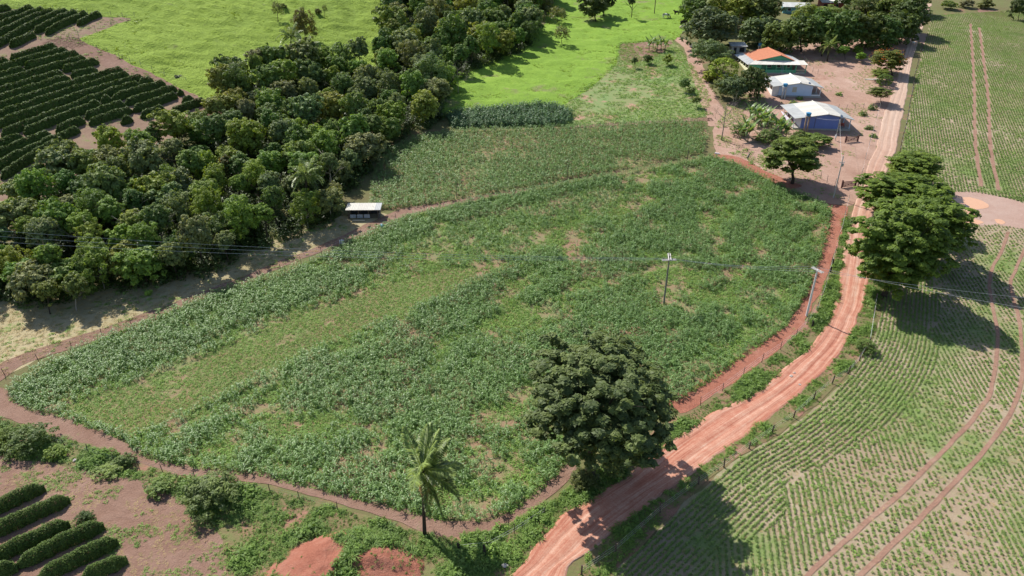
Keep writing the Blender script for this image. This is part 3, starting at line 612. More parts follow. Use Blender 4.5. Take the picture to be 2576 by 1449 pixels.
# dry grass strip, verges, banks, mound
WD = W(V_DRY)
x, y, rng = jgrid(WD, .7, 86); k = in_view(x, y, 60) & (rng.uniform(0, 1, len(x)) < .6)
scatter('dry_grass', np.column_stack([x, y])[k], P_STRAW, 1.2, 'pale dry grass tufts beside the wood', 'grass', 16)
x, y, rng = jgrid(WD, 1.1, 87); n1 = fbm(x, y, 3.5, 88); k = in_view(x, y, 60) & (n1 > .58)
scatter('dry_strip_weeds', np.column_stack([x, y])[k], P_WEED, 1.1, 'scattered green weeds in the dry grass strip', 'weeds', 17)
verge = [w for nm, w in [(o.name, o) for o in COL.objects if o.name.startswith('road_verge')]]
VL = W([(1150, 1345), (1120, 1480), (1340, 1470), (1354, 1368), (1431, 1293), (1574, 1203), (1700, 1108), (1791, 1050), (1921, 978), (2042, 874), (2082, 816), (2104, 773), (2118, 700), (2130, 640), (2146, 560), (2128, 520), (2115, 590), (2098, 660), (2078, 720), (2060, 770), (2020, 830), (1965, 880), (1865, 955), (1775, 1018), (1690, 1064), (1600, 1130), (1440, 1220), (1330, 1296), (1230, 1340)])
VR = W([(1440, 1475), (1485, 1386), (1578, 1305), (1718, 1206), (1808, 1142), (1912, 1068), (1982, 1014), (2050, 956), (2112, 886), (2135, 850), (2158, 795), (2172, 755), (2182, 705), (2225, 700), (2212, 790), (2186, 866), (2135, 930), (2055, 1004), (1955, 1084), (1845, 1154), (1755, 1216), (1655, 1318), (1550, 1420), (1505, 1475)])
x, y, rng = jgrid(VL, .30, 90); n1 = fbm(x, y, 2.6, 91); k = in_view(x, y) & (rng.uniform(0, 1, len(x)) < np.clip(3.8*n1-1.0, .06, .98)) & ~inside(ROAD, x, y); x, y = x[k], y[k]
scatter('verge_grass', np.column_stack([x, y]), P_TUFT, np.clip(2.0*fbm(x, y, 2.2, 92)-.35, .25, 1.3), 'coarse green grass and weeds along the left road verge', 'grass', 18, tintfield=.2+.7*fbm(x, y, 4, 93))
x, y, rng = jgrid(VR, .32, 94); n1 = fbm(x, y, 2.6, 95); k = in_view(x, y) & (rng.uniform(0, 1, len(x)) < np.clip(3.8*n1-1.0, .08, .98)) & ~inside(ROAD, x, y); x, y = x[k], y[k]
scatter('verge_grass', np.column_stack([x, y]), P_TUFT, np.clip(1.8*fbm(x, y, 2.2, 96)-.35, .22, 1.1), 'coarse green grass and weeds along the right road verge', 'grass', 19, tintfield=.35+.6*fbm(x, y, 4, 97))
WB = W([(-40, 1045), (0, 1057), (120, 1090), (260, 1133), (340, 1165), (470, 1210), (560, 1215), (700, 1240), (850, 1280), (1000, 1330), (1110, 1352), (1240, 1352), (1230, 1500), (600, 1500), (560, 1350), (490, 1285), (400, 1222), (280, 1192), (140, 1162), (-50, 1142)])
x, y, rng = jgrid(WB, .33, 100); n1 = fbm(x, y, 2.4, 101); mh = mound(x, y)
# bare faces of the mound
lft = np.hypot((x-G(785, 1425)[0])/3.0, (y-G(785, 1425)[1])/3.2)+.5*(fbm(x, y, 1.5, 104)-.5) < 1; rgt = np.hypot((x-G(985, 1445)[0])/3.9, (y-G(985, 1445)[1])/2.2)+.6*(fbm(x, y, 1.5, 104)-.5) < 1
pr = np.clip(3.6*n1-.75, .12, 1); pr = np.where(lft, .02, pr); pr = np.where(rgt, .22, pr)
k = in_view(x, y) & (rng.uniform(0, 1, len(x)) < pr) & ~inside(ROAD, x, y); x, y = x[k], y[k]; lo_ = (lft | rgt)[k]
scatter('bank_grass', np.column_stack([x, y]), P_TUFT, np.where(lo_, .35, np.clip(2.1*fbm(x, y, 2.4, 102)-.3, .3, 1.35)), 'tall lush grass on the bank around the palm and the mound', 'grass', 20, tintfield=.1+.8*fbm(x, y, 3.5, 103))
x, y, rng = jgrid(W(V_COFFEE_LOW), .38, 105); n1 = fbm(x, y, 2.2, 106); n2 = fbm(x, y, 8, 107); rowk = fbm(*(lambda u, w: (u*.3, w))(x*math.cos(R(24))+y*math.sin(R(24)), -x*math.sin(R(24))+y*math.cos(R(24))), 1.6, 108); k = in_view(x, y) & (rng.uniform(0, 1, len(x)) < np.clip(5*(.5*n1+.5*rowk)-2.45+.8*(n2-.5), 0, .9)); x, y = x[k], y[k]
scatter('plot_weeds', np.column_stack([x, y]), P_WEED, .75, 'sparse green weed patches on the lower left plot', 'weeds', 21)
x, y, rng = jgrid(W(V_COFFEE_UP), 1.5, 108); n1 = fbm(x, y, 6, 109); k = in_view(x, y) & (n1 > .55)
scatter('plot_weeds', np.column_stack([x, y])[k], P_WEED, 1.5, 'green weeds between the upper coffee rows', 'weeds', 22)
x, y, rng = jgrid(W([(1790, 330), (1840, 250), (1900, 200), (1930, 260), (2000, 350), (1960, 440), (1850, 405)]), .8, 110); n1 = fbm(x, y, 4, 111); k = n1 > .5
scatter('yard_weeds', np.column_stack([x, y])[k], P_WEED, 1.3, 'weeds on the slope below the yard trees', 'weeds', 23)
x, y, rng = jgrid(W([(2265, 390), (2278, 330), (2296, 240), (2310, 160), (2320, 160), (2303, 240), (2288, 330), (2276, 400)]), .7, 112); k = rng.uniform(0, 1, len(x)) < .6
scatter('verge_grass', np.column_stack([x, y])[k], P_WEED, 1.2, 'thin line of weeds along the upper road fence', 'weeds', 24)

x, y, rng = jgrid(W(V_COFFEE_LOW), .55, 115); n1 = fbm(x, y, 2.5, 116); k = in_view(x, y) & (n1 > .5)
scatter('plot_straw', np.column_stack([x, y])[k], P_STRAW, .8, 'pale straw litter on the lower left plot', 'straw', 26, zs=.4)
x, y, rng = jgrid(W(V_YARD), .9, 117); n1 = fbm(x, y, 6, 118); k = (n1 > .60) & ~inside(ROAD, x, y)
scatter('yard_weeds', np.column_stack([x, y])[k], P_WEED, .8, 'thin grass patches in the earth yard', 'weeds', 27, tintfield=np.full(k.sum(), .6))
# ------------------------------------------------------------------ trees
def crown_mesh(name, seed, n, style, leaf, asp=.55, mat=None):
    """unit crown (radius about 1) of leaf faces spread over many uneven clumps"""
    rng = np.random.default_rng(seed)
    K, r0, r1, sq = {'round': (220, .08, .155, .9), 'forest': (150, .07, .18, .8), 'layer': (150, .10, .22, .38), 'full': (520, .06, .13, .36), 'big': (900, .035, .082, .85), 'fine': (110, .09, .2, .8), 'ball': (150, .10, .15, 1.0)}[style]
    d = rnd_unit(rng, K); d[:, 2] = np.where((d[:, 2] < -.5) & (rng.uniform(0, 1, K) < (.7 if style != 'full' else .2)), -d[:, 2], d[:, 2])
    am = {'round': .5, 'forest': .8, 'layer': .55, 'full': .7, 'big': .75, 'fine': .8, 'ball': .0}[style]
    sh = .80+am*(fbm(d[:, 0]*1.5+7+d[:, 2], d[:, 1]*1.5+7-d[:, 2], 1.0, seed, 2)-.5)
    c = d*(sh*(rng.uniform(.62 if style in ('big', 'full') else .72, 1.08, K) if style != 'ball' else 1))[:, None]; r = rng.uniform(r0, r1, K)
    inner = rng.uniform(0, 1, K) < (.15 if style != 'ball' else 0); c[inner] *= .6; r[inner] *= 1.6
    if style in ('forest', 'fine'): c *= rng.uniform(.85, 1.12, (1, 3))
    w = r**2; w /= w.sum(); li = rng.choice(K, int(n*1.9), p=w)
    dd = rnd_unit(rng, len(li)); dd[:, 2] = np.where((dd[:, 2] < -.35) & (rng.uniform(0, 1, len(li)) < .75), -dd[:, 2], dd[:, 2])
    p = c[li]+dd*np.array([1, 1, sq])*(r[li]*(1-.30*rng.uniform(0, 1, len(li))**1.6))[:, None]
    keep = np.ones(len(p), bool)
    for j in range(K):
        q = (p-c[j])/np.array([1, 1, sq]); keep &= (np.linalg.norm(q, axis=1) > r[j]*.72) | (li == j)
    keep |= rng.uniform(0, 1, len(p)) < .10
    p, dd, li = p[keep][:n], dd[keep][:n], li[keep][:n]; m = len(p)
    out = p/(np.linalg.norm(p, axis=1)[:, None]+1e-6)
    nn = dd*.55+out*.25+np.array([0, 0, .35 if style not in ('layer', 'full') else .9])+rnd_unit(rng, m)*.6; nn /= np.linalg.norm(nn, axis=1)[:, None]
    v, f = cards(p, nn, leaf*rng.uniform(.55, 1.35, m), asp, rng)
    lt = rng.uniform(.0, .9, K); tint = np.clip(lt[li]*.55+rng.uniform(0, .5, m), 0, 1)
    return np_mesh(name, v, f, [mat or M['leaf']], tint)
def trunk_mesh(name, seed, n_limb=6, r=.032, lean=.05, mat=None, reach=.55, fork=.45):
    """unit trunk: height 1 up to the middle of the crown, limbs spreading inside it (crown radius about .6 of height)"""
    rng = random.Random(seed); mb = MB(); lx, ly = rng.uniform(-lean, lean), rng.uniform(-lean, lean)
    top = Vector((lx, ly, 1.0)); pts = [Vector((0, 0, -.04)), Vector((lx*.1, ly*.1, .04)), Vector((lx*.3+rng.uniform(-.02, .02), ly*.3, .35)), Vector((lx*.7, ly*.7+rng.uniform(-.02, .02), .7)), top]
    mb.tube(pts, [r*1.7, r*1.15, r, r*.75, r*.4], 7)
    for i in range(n_limb):
        a = 2*math.pi*(i+rng.random()*.6)/n_limb; h = fork+rng.random()*(.85-fork); b = Vector((lx*h, ly*h, h)); L = reach*rng.uniform(.6, 1.0)
        e = b+Vector((math.cos(a)*L, math.sin(a)*L, rng.uniform(.12, .5))); mid = (b+e)/2+Vector((0, 0, .06))
        mb.tube([b, mid, e], [r*.6, r*.42, r*.12], 5)
        for q in range(2):
            a2 = a+rng.uniform(-.9, .9); e2 = mid+Vector((math.cos(a2)*L*.45, math.sin(a2)*L*.45, rng.uniform(.1, .35))); mb.tube([mid, e2], [r*.35, r*.08], 4)
    return mb.mesh(name, mat or M['bark'], True)
CR = {'forest': [crown_mesh('crown', 200+i, 4600, 'forest', .075) for i in range(8)], 'round': [crown_mesh('crown', 220+i, 5000, 'round', .068, .5) for i in range(5)],
      'layer': [crown_mesh('crown', 240+i, 6000, 'layer', .07, .45, M['leaf_fine']) for i in range(3)], 'fine': [crown_mesh('crown', 250+i, 6000, 'fine', .055, .4, M['leaf_fine']) for i in range(3)],
      'ball': [crown_mesh('crown', 260, 3600, 'ball', .05)], 'small': [crown_mesh('crown', 270+i, 520, 'forest', .19) for i in range(4)], 'sparse': [crown_mesh('crown', 280+i, 700, 'fine', .10, .45) for i in range(3)]}
TK = {'slim': [trunk_mesh('trunk', 300+i, 5, .022, .08) for i in range(4)], 'pale': [trunk_mesh('trunk', 310+i, 5, .022, .08, M['bark_pale']) for i in range(3)], 'stout': [trunk_mesh('trunk', 320+i, 7, .045, .05) for i in range(3)]}
def tree(name, base, cz, rx, rz, style, color, label, group=None, cat='tree', tk='slim', seed=0, ox=0.0, oy=0.0, crown=None):
    """base = world foot; cz = height of the crown's middle above the foot; rx, rz = crown radii in metres"""
    rng = random.Random(seed*7919+13); r = empty(name, base, 0); tag(r, label, cat, group)
    t = link('trunk', rng.choice(TK[tk]), r); t.scale = (cz*1.0, cz*1.0, cz); t.rotation_euler = (0, 0, rng.uniform(0, 6.28))
    if abs(ox)+abs(oy) > .01: t.rotation_euler = (math.atan2(-oy, cz), math.atan2(ox, cz), 0)
    c = link('crown', crown or rng.choice(CR[style]), r, (ox, oy, cz)); c.scale = (rx, rx*rng.uniform(.92, 1.08), rz); c.rotation_euler = (0, 0, rng.uniform(0, 6.28))
    j = [q*rng.uniform(.9, 1.1)*(1 if name == 'forest_tree' else BR) for q in color]; c.color = (*j, 1)
    return r
def tree_px(name, bx, by, cx, cy, Rx, Ry, style, color, label, **kw):
    """foot and crown given where the survey picture shows them"""
    b = G(bx, by); hd = math.hypot(b[0], b[1]); d = ray(cx, cy); th = math.hypot(d[0], d[1]); t = hd/th
    c = np.array([t*d[0], t*d[1], CAM_H+t*d[2]]); c[2] = max(c[2], b[2]+1.0); m = mpp(c); rx = Rx*m
    dep = math.atan2(CAM_H-c[2], hd); q = (Ry*m)**2-(rx*math.sin(dep))**2
    rz = math.sqrt(max(q, 0.0))/math.cos(dep); rz = min(max(rz, .45*rx), 1.25*rx)
    return tree(name, tuple(b), c[2]-b[2], rx, rz, style, color, label, ox=c[0]-b[0], oy=c[1]-b[1], seed=kw.pop('seed', int(bx*3+by)), **kw)
GRN = [(.10, .185, .055), (.135, .23, .06), (.165, .255, .055), (.135, .20, .095), (.20, .245, .065), (.165, .22, .11), (.085, .155, .05)]
BR = 1.65
CN = ['deep green', 'mid green', 'fresh green', 'dull grey green', 'yellowish olive', 'greyish sage', 'very dark green']
# forest: one object per tree, ranked from the near edge
V_WOOD = [(-60, 778), (0, 768), (130, 772), (250, 738), (420, 722), (550, 688), (640, 640), (720, 604), (820, 578), (862, 540), (850, 505), (900, 470), (935, 425), (985, 372), (1040, 335), (1105, 318), (1120, 262), (1150, 205), (1210, 175), (1310, 135), (1345, 112), (1345, 60), (1385, 10), (1380, -40), (1000, -40), (975, 40), (965, 90), (1000, 140), (920, 178), (800, 182), (700, 200), (570, 225), (545, 260), (575, 300), (490, 355), (320, 410), (160, 465), (60, 520), (0, 640), (-80, 640)]
WW = W(V_WOOD); rng = np.random.default_rng(77); cand = []
lo = WW.min(0); hi = WW.max(0); tries = rng.uniform(lo, hi, (60000, 2)); tries = tries[inside(WW, tries[:, 0], tries[:, 1])]
edge_d = seg_dist(np.vstack([WW, WW[:1]]), tries[:, 0], tries[:, 1])
sel = np.zeros((0, 2))
for p, e in zip(tries, edge_d):
    if e < .8: continue
    mind = 4.1 if p[1] < 130 else (4.9 if p[1] < 170 else (5.6 if p[1] < 200 else 6.6))
    if len(sel) == 0 or np.min(np.hypot(sel[:, 0]-p[0], sel[:, 1]-p[1])) > mind*(.85 if e < 4 else 1.0): sel = np.vstack([sel, p])
wood = []
for p in sel:
    z = float(ht(p[0], p[1])); px, py = P((p[0], p[1], z+5))
    if -90 < px < 2600 and py > -110: wood.append((px, py, p[0], p[1], z))
wood.sort(key=lambda q: q[1], reverse=True)
RANKH = 8; zone_n = {}
FOREST_N = len(wood)
rng = random.Random(5)
bands = [(640, 'frontmost belt'), (570, 'second belt from the front'), (510, 'third belt from the front'), (455, 'fourth belt from the front'), (400, 'fifth belt from the front'), (345, 'sixth belt from the front'), (290, 'seventh belt from the front'), (235, 'sixth belt from the top'), (180, 'fifth belt from the top'), (120, 'fourth belt from the top'), (60, 'third belt from the top'), (20, 'second belt from the top'), (-400, 'topmost belt')]
groups = {}
for q in wood:
    for lim, nm in bands:
        if q[1] > lim: groups.setdefault(nm, []).append(q); break
for nm, g in groups.items():
    g.sort(key=lambda q: q[0])
    for i, q in enumerate(g):
        ci = rng.choice([0, 0, 1, 1, 1, 2, 3, 3, 4, 5, 6]); dist = q[3]
        h = rng.uniform(3.8, 9.4)*(1.0 if dist < 160 else 1.05); rx = rng.uniform(1.9, 3.9)*(1.0 if dist < 130 else 1.15 if dist < 170 else 1.3 if dist < 200 else 1.5); rz = rx*rng.uniform(.85, 1.25)
        st = rng.choice(['forest', 'forest', 'forest', 'forest', 'round', 'fine'])
        tree('forest_tree', (q[2], q[3], q[4]), h*.72, rx, rz, st, tuple(v*1.18 for v in GRN[ci]), f'{CN[ci]} wood tree, {nth(i+1)} from left in the {nm}', 'trees of the wood', tk=rng.choice(['slim', 'slim', 'pale']), seed=i*31+len(nm))
# undergrowth closing the wood's foot
WWs = WW
x, y, rng2 = jgrid(WWs, 1.7, 120); e = seg_dist(np.vstack([WWs, WWs[:1]]), x, y); k = in_view(x, y, 60) & (e > .3)
P_UND = [proto('undergrowth_bush', bush_mesh('undergrowth_bush', 130+i, 110, 1.15, 1.9, .26, leaf_mat('undergrowth_leaf%d' % i, (.06, .105, .03), .55, 1.4, .5, .25, (1.2, 1.05, .8), True))) for i in range(3)]
scatter('undergrowth', np.column_stack([x, y])[k], P_UND, 1.0, 'dark green undergrowth filling the floor of the wood', 'undergrowth', 25)

# large tree at the bend, foreground
def big_tree(name, bx, by, cx, cy, Rx, Ry, color, label, style, n, leaf, seed, layers=None, tr=.45, limbs=9, mat=None):
    b = G(bx, by); hd = math.hypot(b[0], b[1]); d = ray(cx, cy); t = hd/math.hypot(d[0], d[1]); c = np.array([t*d[0], t*d[1], CAM_H+t*d[2]]); m = mpp(c)
    rx = Rx*m; dep = math.atan2(CAM_H-c[2], hd); rz = math.sqrt(max((Ry*m)**2-(rx*math.sin(dep))**2, 0))/math.cos(dep); rz = min(max(rz, .45*rx), 1.1*rx)
    r = empty(name, tuple(b)); tag(r, label, 'tree')
    off = Vector((c[0]-b[0], c[1]-b[1], c[2]-b[2])); rg = random.Random(seed); mb = MB()
    fk = off*.42; fk.z = max(off.z-rz*.75, 2.2)
    mb.tube([(0, 0, -.4), (0, 0, .15), Vector((fk.x*.2+.1, fk.y*.2, fk.z*.4)), Vector((fk.x*.6-.1, fk.y*.6, fk.z*.75)), fk], [tr*2.0, tr*1.25, tr, tr*.9, tr*.85], 10)
    for i in range(limbs):
        a = 2*math.pi*(i+rg.random()*.5)/limbs; up = rg.uniform(-.1, .75); L = rg.uniform(.55, .85)
        e = off+Vector((math.cos(a)*rx*L*(1-.4*max(up, 0)), math.sin(a)*rx*L*(1-.4*max(up, 0)), rz*up)); k1 = fk.lerp(e, .4)+Vector((rg.uniform(-.5, .5), rg.uniform(-.5, .5), .35)); k2 = fk.lerp(e, .72)+Vector((0, 0, .3))
        mb.tube([fk, k1, k2, e], [tr*.55, tr*.4, tr*.25, tr*.06], 6)
        for q in range(3):
            s0 = (k1, k2, k2)[q]; e2 = s0+Vector((rg.uniform(-1, 1), rg.uniform(-1, 1), rg.uniform(.1, .9)))*rx*.35; mb.tube([s0, (s0+e2)/2+Vector((0, 0, .15)), e2], [tr*.22, tr*.14, tr*.03], 5)
    mb.build('trunk', M['bark'], r, True)
    me = crown_mesh('crown', seed, n, style, leaf, .5, mat); o = link('crown', me, r, tuple(off)); o.scale = (rx, rx, rz); o.color = (*[q*BR for q in color], 1); return r
big_tree('broadleaf_tree', 1482, 1200, 1502, 1014, 222, 178, (.066, .10, .042), 'huge dark green broadleaf tree standing at the road edge in the foreground', 'big', 64000, .030, 401, tr=.5)
# three spreading trees along the road
big_tree('flame_tree', 2222, 745, 2264, 622, 120, 124, (.08, .135, .03), 'nearest and largest of the spreading roadside trees right of the road', 'full', 30000, .045, 411, tr=.35, mat=M['leaf_fine'])
big_tree('flame_tree', 2300, 660, 2342, 562, 108, 88, (.08, .135, .03), 'middle spreading roadside tree beside the puddle clearing', 'full', 24000, .048, 412, tr=.3, mat=M['leaf_fine'])
big_tree('flame_tree', 2262, 570, 2268, 492, 112, 72, (.085, .14, .03), 'spreading roadside tree just beyond the largest one', 'full', 22000, .048, 413, tr=.3, mat=M['leaf_fine'])
big_tree('flame_tree', 2292, 480, 2297, 420, 78, 50, (.09, .145, .032), 'farthest of the spreading roadside trees near the yard', 'full', 15000, .052, 414, tr=.3, mat=M['leaf_fine'])
big_tree('flame_tree', 1992, 462, 1995, 392, 76, 54, (.08, .125, .03), 'spreading flat topped tree at the gate beside the corn', 'layer', 15300, 0.053, 415, tr=.28, limbs=7, mat=M['leaf_fine'])
# yard and grove trees: foot x,y, crown x,y, radii (survey picture)
T = tree_px
MANGO = (.055, .095, .03)
grove = [(1790, 118, 1788, 72, 58, 48, 'round', (.06, .095, .055), 'blue green dense round tree at the left end of the grove'),
 (1762, 60, 1755, 25, 42, 40, 'round', (.065, .10, .03), 'leafy tree at the grove corner beside the cattle'),
 (1842, 70, 1838, 22, 62, 46, 'round', (.105, .14, .03), 'broad yellowish green tree behind the blue green one'),
 (1905, 110, 1902, 78, 42, 40, 'round', (.07, .105, .05), 'greyish green tree behind the small shed'),
 (1925, 80, 1920, 20, 42, 34, 'round', (.06, .085, .03), 'brownish dark tree in front of the grey roofed far house'),
 (1965, 128, 1962, 92, 40, 40, 'round', (.075, .115, .035), 'light edged mango tree behind the water tank of the orange roofed house'),
 (2015, 125, 2012, 78, 48, 44, 'round', MANGO, 'dense mango tree directly behind the orange roof'),
 (2068, 122, 2066, 76, 46, 46, 'round', (.06, .10, .03), 'dense mango tree left of the coconut palms'),
 (2118, 122, 2118, 78, 50, 46, 'round', MANGO, 'dense mango tree above the coconut palms'),
 (2168, 118, 2168, 74, 50, 46, 'round', (.06, .10, .028), 'dense mango tree right of the coconut palms'),
 (2218, 116, 2218, 78, 48, 44, 'round', MANGO, 'dense mango tree behind the flowering tree'),
 (2262, 104, 2258, 70, 44, 44, 'round', (.055, .09, .03), 'dense mango tree at the road end of the grove'),
 (2292, 84, 2288, 42, 46, 44, 'round', (.05, .085, .036), 'dark round tree overhanging the road at the top'),
 (2240, 70, 2236, 28, 46, 38, 'round', (.065, .10, .03), 'second row grove tree below the top edge near the road'),
 (2180, 62, 2178, 18, 46, 30, 'fine', (.075, .12, .045), 'soft green tree right of the far red house'),
 (2085, 66, 2080, 40, 46, 26, 'fine', (.09, .14, .05), 'pale feathery tree in front of the far red house'),
 (2035, 62, 2030, 36, 34, 26, 'fine', (.12, .15, .035), 'yellow green bushy tree beside the grey roofed far house'),
 (1880, 40, 1878, -10, 50, 40, 'round', (.07, .10, .03), 'tall grove tree cut by the top edge above the yellowish one'),
 (2150, 26, 2148, -18, 48, 34, 'round', MANGO, 'grove tree cut by the top edge above the red house'),
 (2300, 30, 2290, -8, 40, 30, 'round', (.06, .10, .03), 'grove tree at the top edge beside the upper road'),
 (2030, 10, 2030, -25, 40, 30, 'round', MANGO, 'grove tree cut by the top edge between the far houses')]
for bx, by, cx, cy, rx, ry, st, col, lb in grove: T('grove_tree', bx, by+6, cx, cy+4, rx*1.22, ry*1.15, st, col, lb, group='trees of the grove behind the houses', tk='stout')
yard = [(1788, 185, 1785, 138, 56, 38, 'fine', (.085, .115, .065), 'grey green feathery tree beside the earth path', 'slim'),
 (1822, 208, 1820, 174, 42, 31, 'ball', (.13, .20, .03), 'bright yellow green dome shaped tree left of the orange roofed house', 'slim'),
 (1790, 204, 1785, 192, 24, 16, 'small', (.14, .17, .035), 'low yellowish bush under the dome shaped tree', 'slim'),
 (1905, 250, 1898, 208, 44, 44, 'round', (.05, .075, .026), 'dark dense mango tree left of the white house', 'stout'),
 (1850, 256, 1846, 222, 44, 36, 'round', (.075, .115, .055), 'medium green bushy tree left of the dark mango', 'slim'),
 (1822, 246, 1812, 224, 28, 26, 'fine', (.085, .12, .05), 'soft tree at the left foot of the bushy tree', 'slim'),
 (2244, 190, 2235, 152, 48, 32, 'layer', (.085, .11, .03), 'wide tree dotted with orange blossom beside the upper road', 'stout'),
 (2212, 205, 2212, 186, 28, 14, 'layer', (.10, .165, .04), 'low light green tree under the flowering tree', 'slim'),
 (2228, 218, 2225, 202, 22, 17, 'ball', (.06, .115, .028), 'clipped ball shaped green tree at the road edge', 'slim'),
 (2216, 262, 2213, 233, 32, 15, 'layer', (.08, .12, .04), 'small umbrella shaped tree casting shade on the road', 'slim'),
 (2125, 150, 2122, 126, 20, 14, 'forest', (.09, .16, .035), 'small fresh green tree right of the coconut palms', 'slim'),
 (2160, 142, 2158, 128, 14, 11, 'small', (.10, .16, .03), 'small rounded shrub in front of the grove', 'slim'),
 (2170, 158, 2166, 142, 15, 11, 'small', (.10, .17, .03), 'small shrub left of the flowering tree', 'slim'),
 (2060, 372, 2050, 352, 42, 19, 'forest', (.085, .13, .04), 'leafy bushy hedge tree in front of the blue house', 'slim'),
 (2015, 365, 2012, 345, 26, 16, 'forest', (.075, .12, .035), 'leafy bush below the water column of the blue house', 'slim'),
 (1726, 232, 1722, 210, 17, 15, 'forest', (.09, .14, .06), 'small garden tree at the right edge of the garden', 'slim'),
 (1752, 272, 1750, 252, 12, 10, 'small', (.09, .14, .05), 'little round topped tree standing alone below the garden tree', 'slim'),
 (1742, 246, 1738, 228, 13, 11, 'small', (.09, .13, .05), 'little tree between the two garden trees', 'slim'),
 (1598, 172, 1595, 153, 10, 9, 'small', (.08, .13, .05), 'papaya like young tree in the garden grass', 'slim'),
 (1632, 162, 1630, 148, 15, 11, 'small', (.06, .10, .03), 'dark round bush right of the young tree', 'slim'),
 (1682, 166, 1680, 150, 15, 12, 'small', (.11, .15, .03), 'yellowish shrub beside the earth path', 'slim'),
 (1498, 55, 1492, 18, 38, 34, 'forest', (.045, .065, .025), 'dark spreading pasture tree near the top edge', 'stout'),
 (1518, 42, 1520, 5, 32, 28, 'forest', (.045, .068, .028), 'second dark pasture tree just behind the spreading one', 'stout'),
 (1414, 116, 1412, 84, 26, 23, 'sparse', (.075, .10, .04), 'grey green pasture tree with forked trunk in the meadow', 'slim'),
 (1403, 60, 1402, 36, 26, 24, 'sparse', (.09, .12, .05), 'pale pasture tree at the edge of the wood', 'slim'),
 (1352, 78, 1350, 42, 24, 24, 'sparse', (.06, .085, .03), 'thin tree at the meadow corner of the wood', 'slim'),
 (1588, 48, 1588, 2, 12, 14, 'small', (.05, .07, .03), 'tall slim stemmed tree in the upper meadow', 'slim'),
 (700, 58, 696, 22, 18, 22, 'sparse', (.08, .10, .04), 'thin two stemmed tree alone on the pasture', 'slim'),
 (715, 32, 714, 18, 8, 10, 'small', (.06, .09, .03), 'small bush like tree behind the thin pasture tree', 'slim'),
 (803, 42, 800, 30, 9, 9, 'small', (.06, .08, .03), 'small round pasture tree right of the wood tip', 'slim'),
 (817, 48, 816, 22, 8, 20, 'sparse', (.07, .09, .03), 'slender upright pasture tree right of the wood tip', 'slim'),
 (770, 110, 762, 70, 36, 46, 'fine', (.085, .095, .035), 'brownish green feathery tree rising over the pasture edge', 'pale'),
 (126, 790, 118, 730, 34, 32, 'forest', (.105, .145, .05), 'light green small tree standing before the wood on the dry grass', 'slim'),
 (192, 782, 188, 720, 36, 42, 'forest', (.11, .155, .055), 'pale green tree with leaning stem at the front of the wood', 'pale'),
 (2480, 22, 2478, 12, 22, 12, 'small', (.07, .10, .035), 'low bush at the top of the crop field', 'slim'),
 (2560, 52, 2565, 20, 26, 36, 'forest', (.05, .085, .035), 'dark tree cut by the top right corner', 'slim'),
 (2390, 24, 2388, 12, 20, 11, 'small', (.07, .11, .035), 'grey green bush on the bank above the crop field', 'slim'),
 (2430, 20, 2430, 10, 18, 11, 'small', (.09, .10, .07), 'greyish bush beside the reddish earth heap', 'slim')]
for bx, by, cx, cy, rx, ry, st, col, lb, tk in yard: T('yard_tree' if bx > 1690 else 'pasture_tree', bx, by, cx, cy, rx, ry, st, col, lb, tk=tk)
# blossom of the flame trees and the yellow flowering tree in the wood
def blossom(px, py, rx, color, label, seed, flat=.35, n=260):
    rng = np.random.default_rng(seed); b = [o for o in COL.objects if o.get('label') == label][0]; c = [q for q in b.children if q.name.startswith('crown')][0]
    d = rnd_unit(rng, n); d[:, 2] = np.abs(d[:, 2])*.8+.1; d /= np.linalg.norm(d, axis=1)[:, None]
    blob = fbm(d[:, 0]*3+9, d[:, 1]*3+9, 1.0, seed) > .56; d = d[blob]
    v, f = cards(d*rng.uniform(.93, 1.06, len(d))[:, None], d, np.full(len(d), .04), .7, rng)
    o = link('blossom', np_mesh('blossom', v, f, [leaf_mat('blossom%d' % seed, color, .7, 1.3, .6, .3)], rng.uniform(0, 1, len(d))), b, c.location); o.scale = c.scale; o['label'] = 'scattered orange blossom'
blossom(0, 0, 0, (.42, .15, .03), 'wide tree dotted with orange blossom beside the upper road', 500)
t_ = T('forest_tree', 560, 470, 572, 418, 26, 26, 'forest', (.085, .10, .03), 'wood tree with yellow orange flowers in the middle of the wood', group='trees of the wood')
blossom(0, 0, 0, (.45, .24, .02), t_['label'], 501, n=150)
# bare tree beside the bananas
def bare_tree(bx, by, tx, ty, label, seed, name='bare_tree', mat='bark_pale', rr=.11):
    b = G(bx, by); hd = math.hypot(b[0], b[1]); d = ray(tx, ty); t = hd/math.hypot(d[0], d[1]); h = CAM_H+t*d[2]-b[2]; r = empty(name, tuple(b)); tag(r, label, 'tree'); rg = random.Random(seed); mb = MB(); tw = MB()
    mb.tube([(0, 0, -.2), (.05, 0, h*.3), (0, .05, h*.6), (.05, 0, h)], [rr*1.5, rr, rr*.7, rr*.25], 6)
    def br(p, dirv, L, ra, dep):
        e = p+dirv*L; m = (p+e)/2+Vector((rg.uniform(-.1, .1), rg.uniform(-.1, .1), .1))*L; (mb if dep < 2 else tw).tube([p, m, e], [ra, ra*.7, ra*.35], 4)
        if dep < 3:
            for k in range(3 if dep < 2 else 2): br((p if k == 9 else m if k % 2 else e), (dirv+Vector((rg.uniform(-.8, .8), rg.uniform(-.8, .8), rg.uniform(-.2, .6)))).normalized(), L*.62, ra*.5, dep+1)
    for i in range(9):
        a = i*2.4; z = h*(.35+.6*i/9); br(Vector((0, 0, z)), Vector((math.cos(a), math.sin(a), .55)).normalized(), h*.32*rg.uniform(.8, 1.2), rr*.5, 0)
    mb.build('trunk', M[mat], r, True); tw.build('twigs', M[mat], r); return r
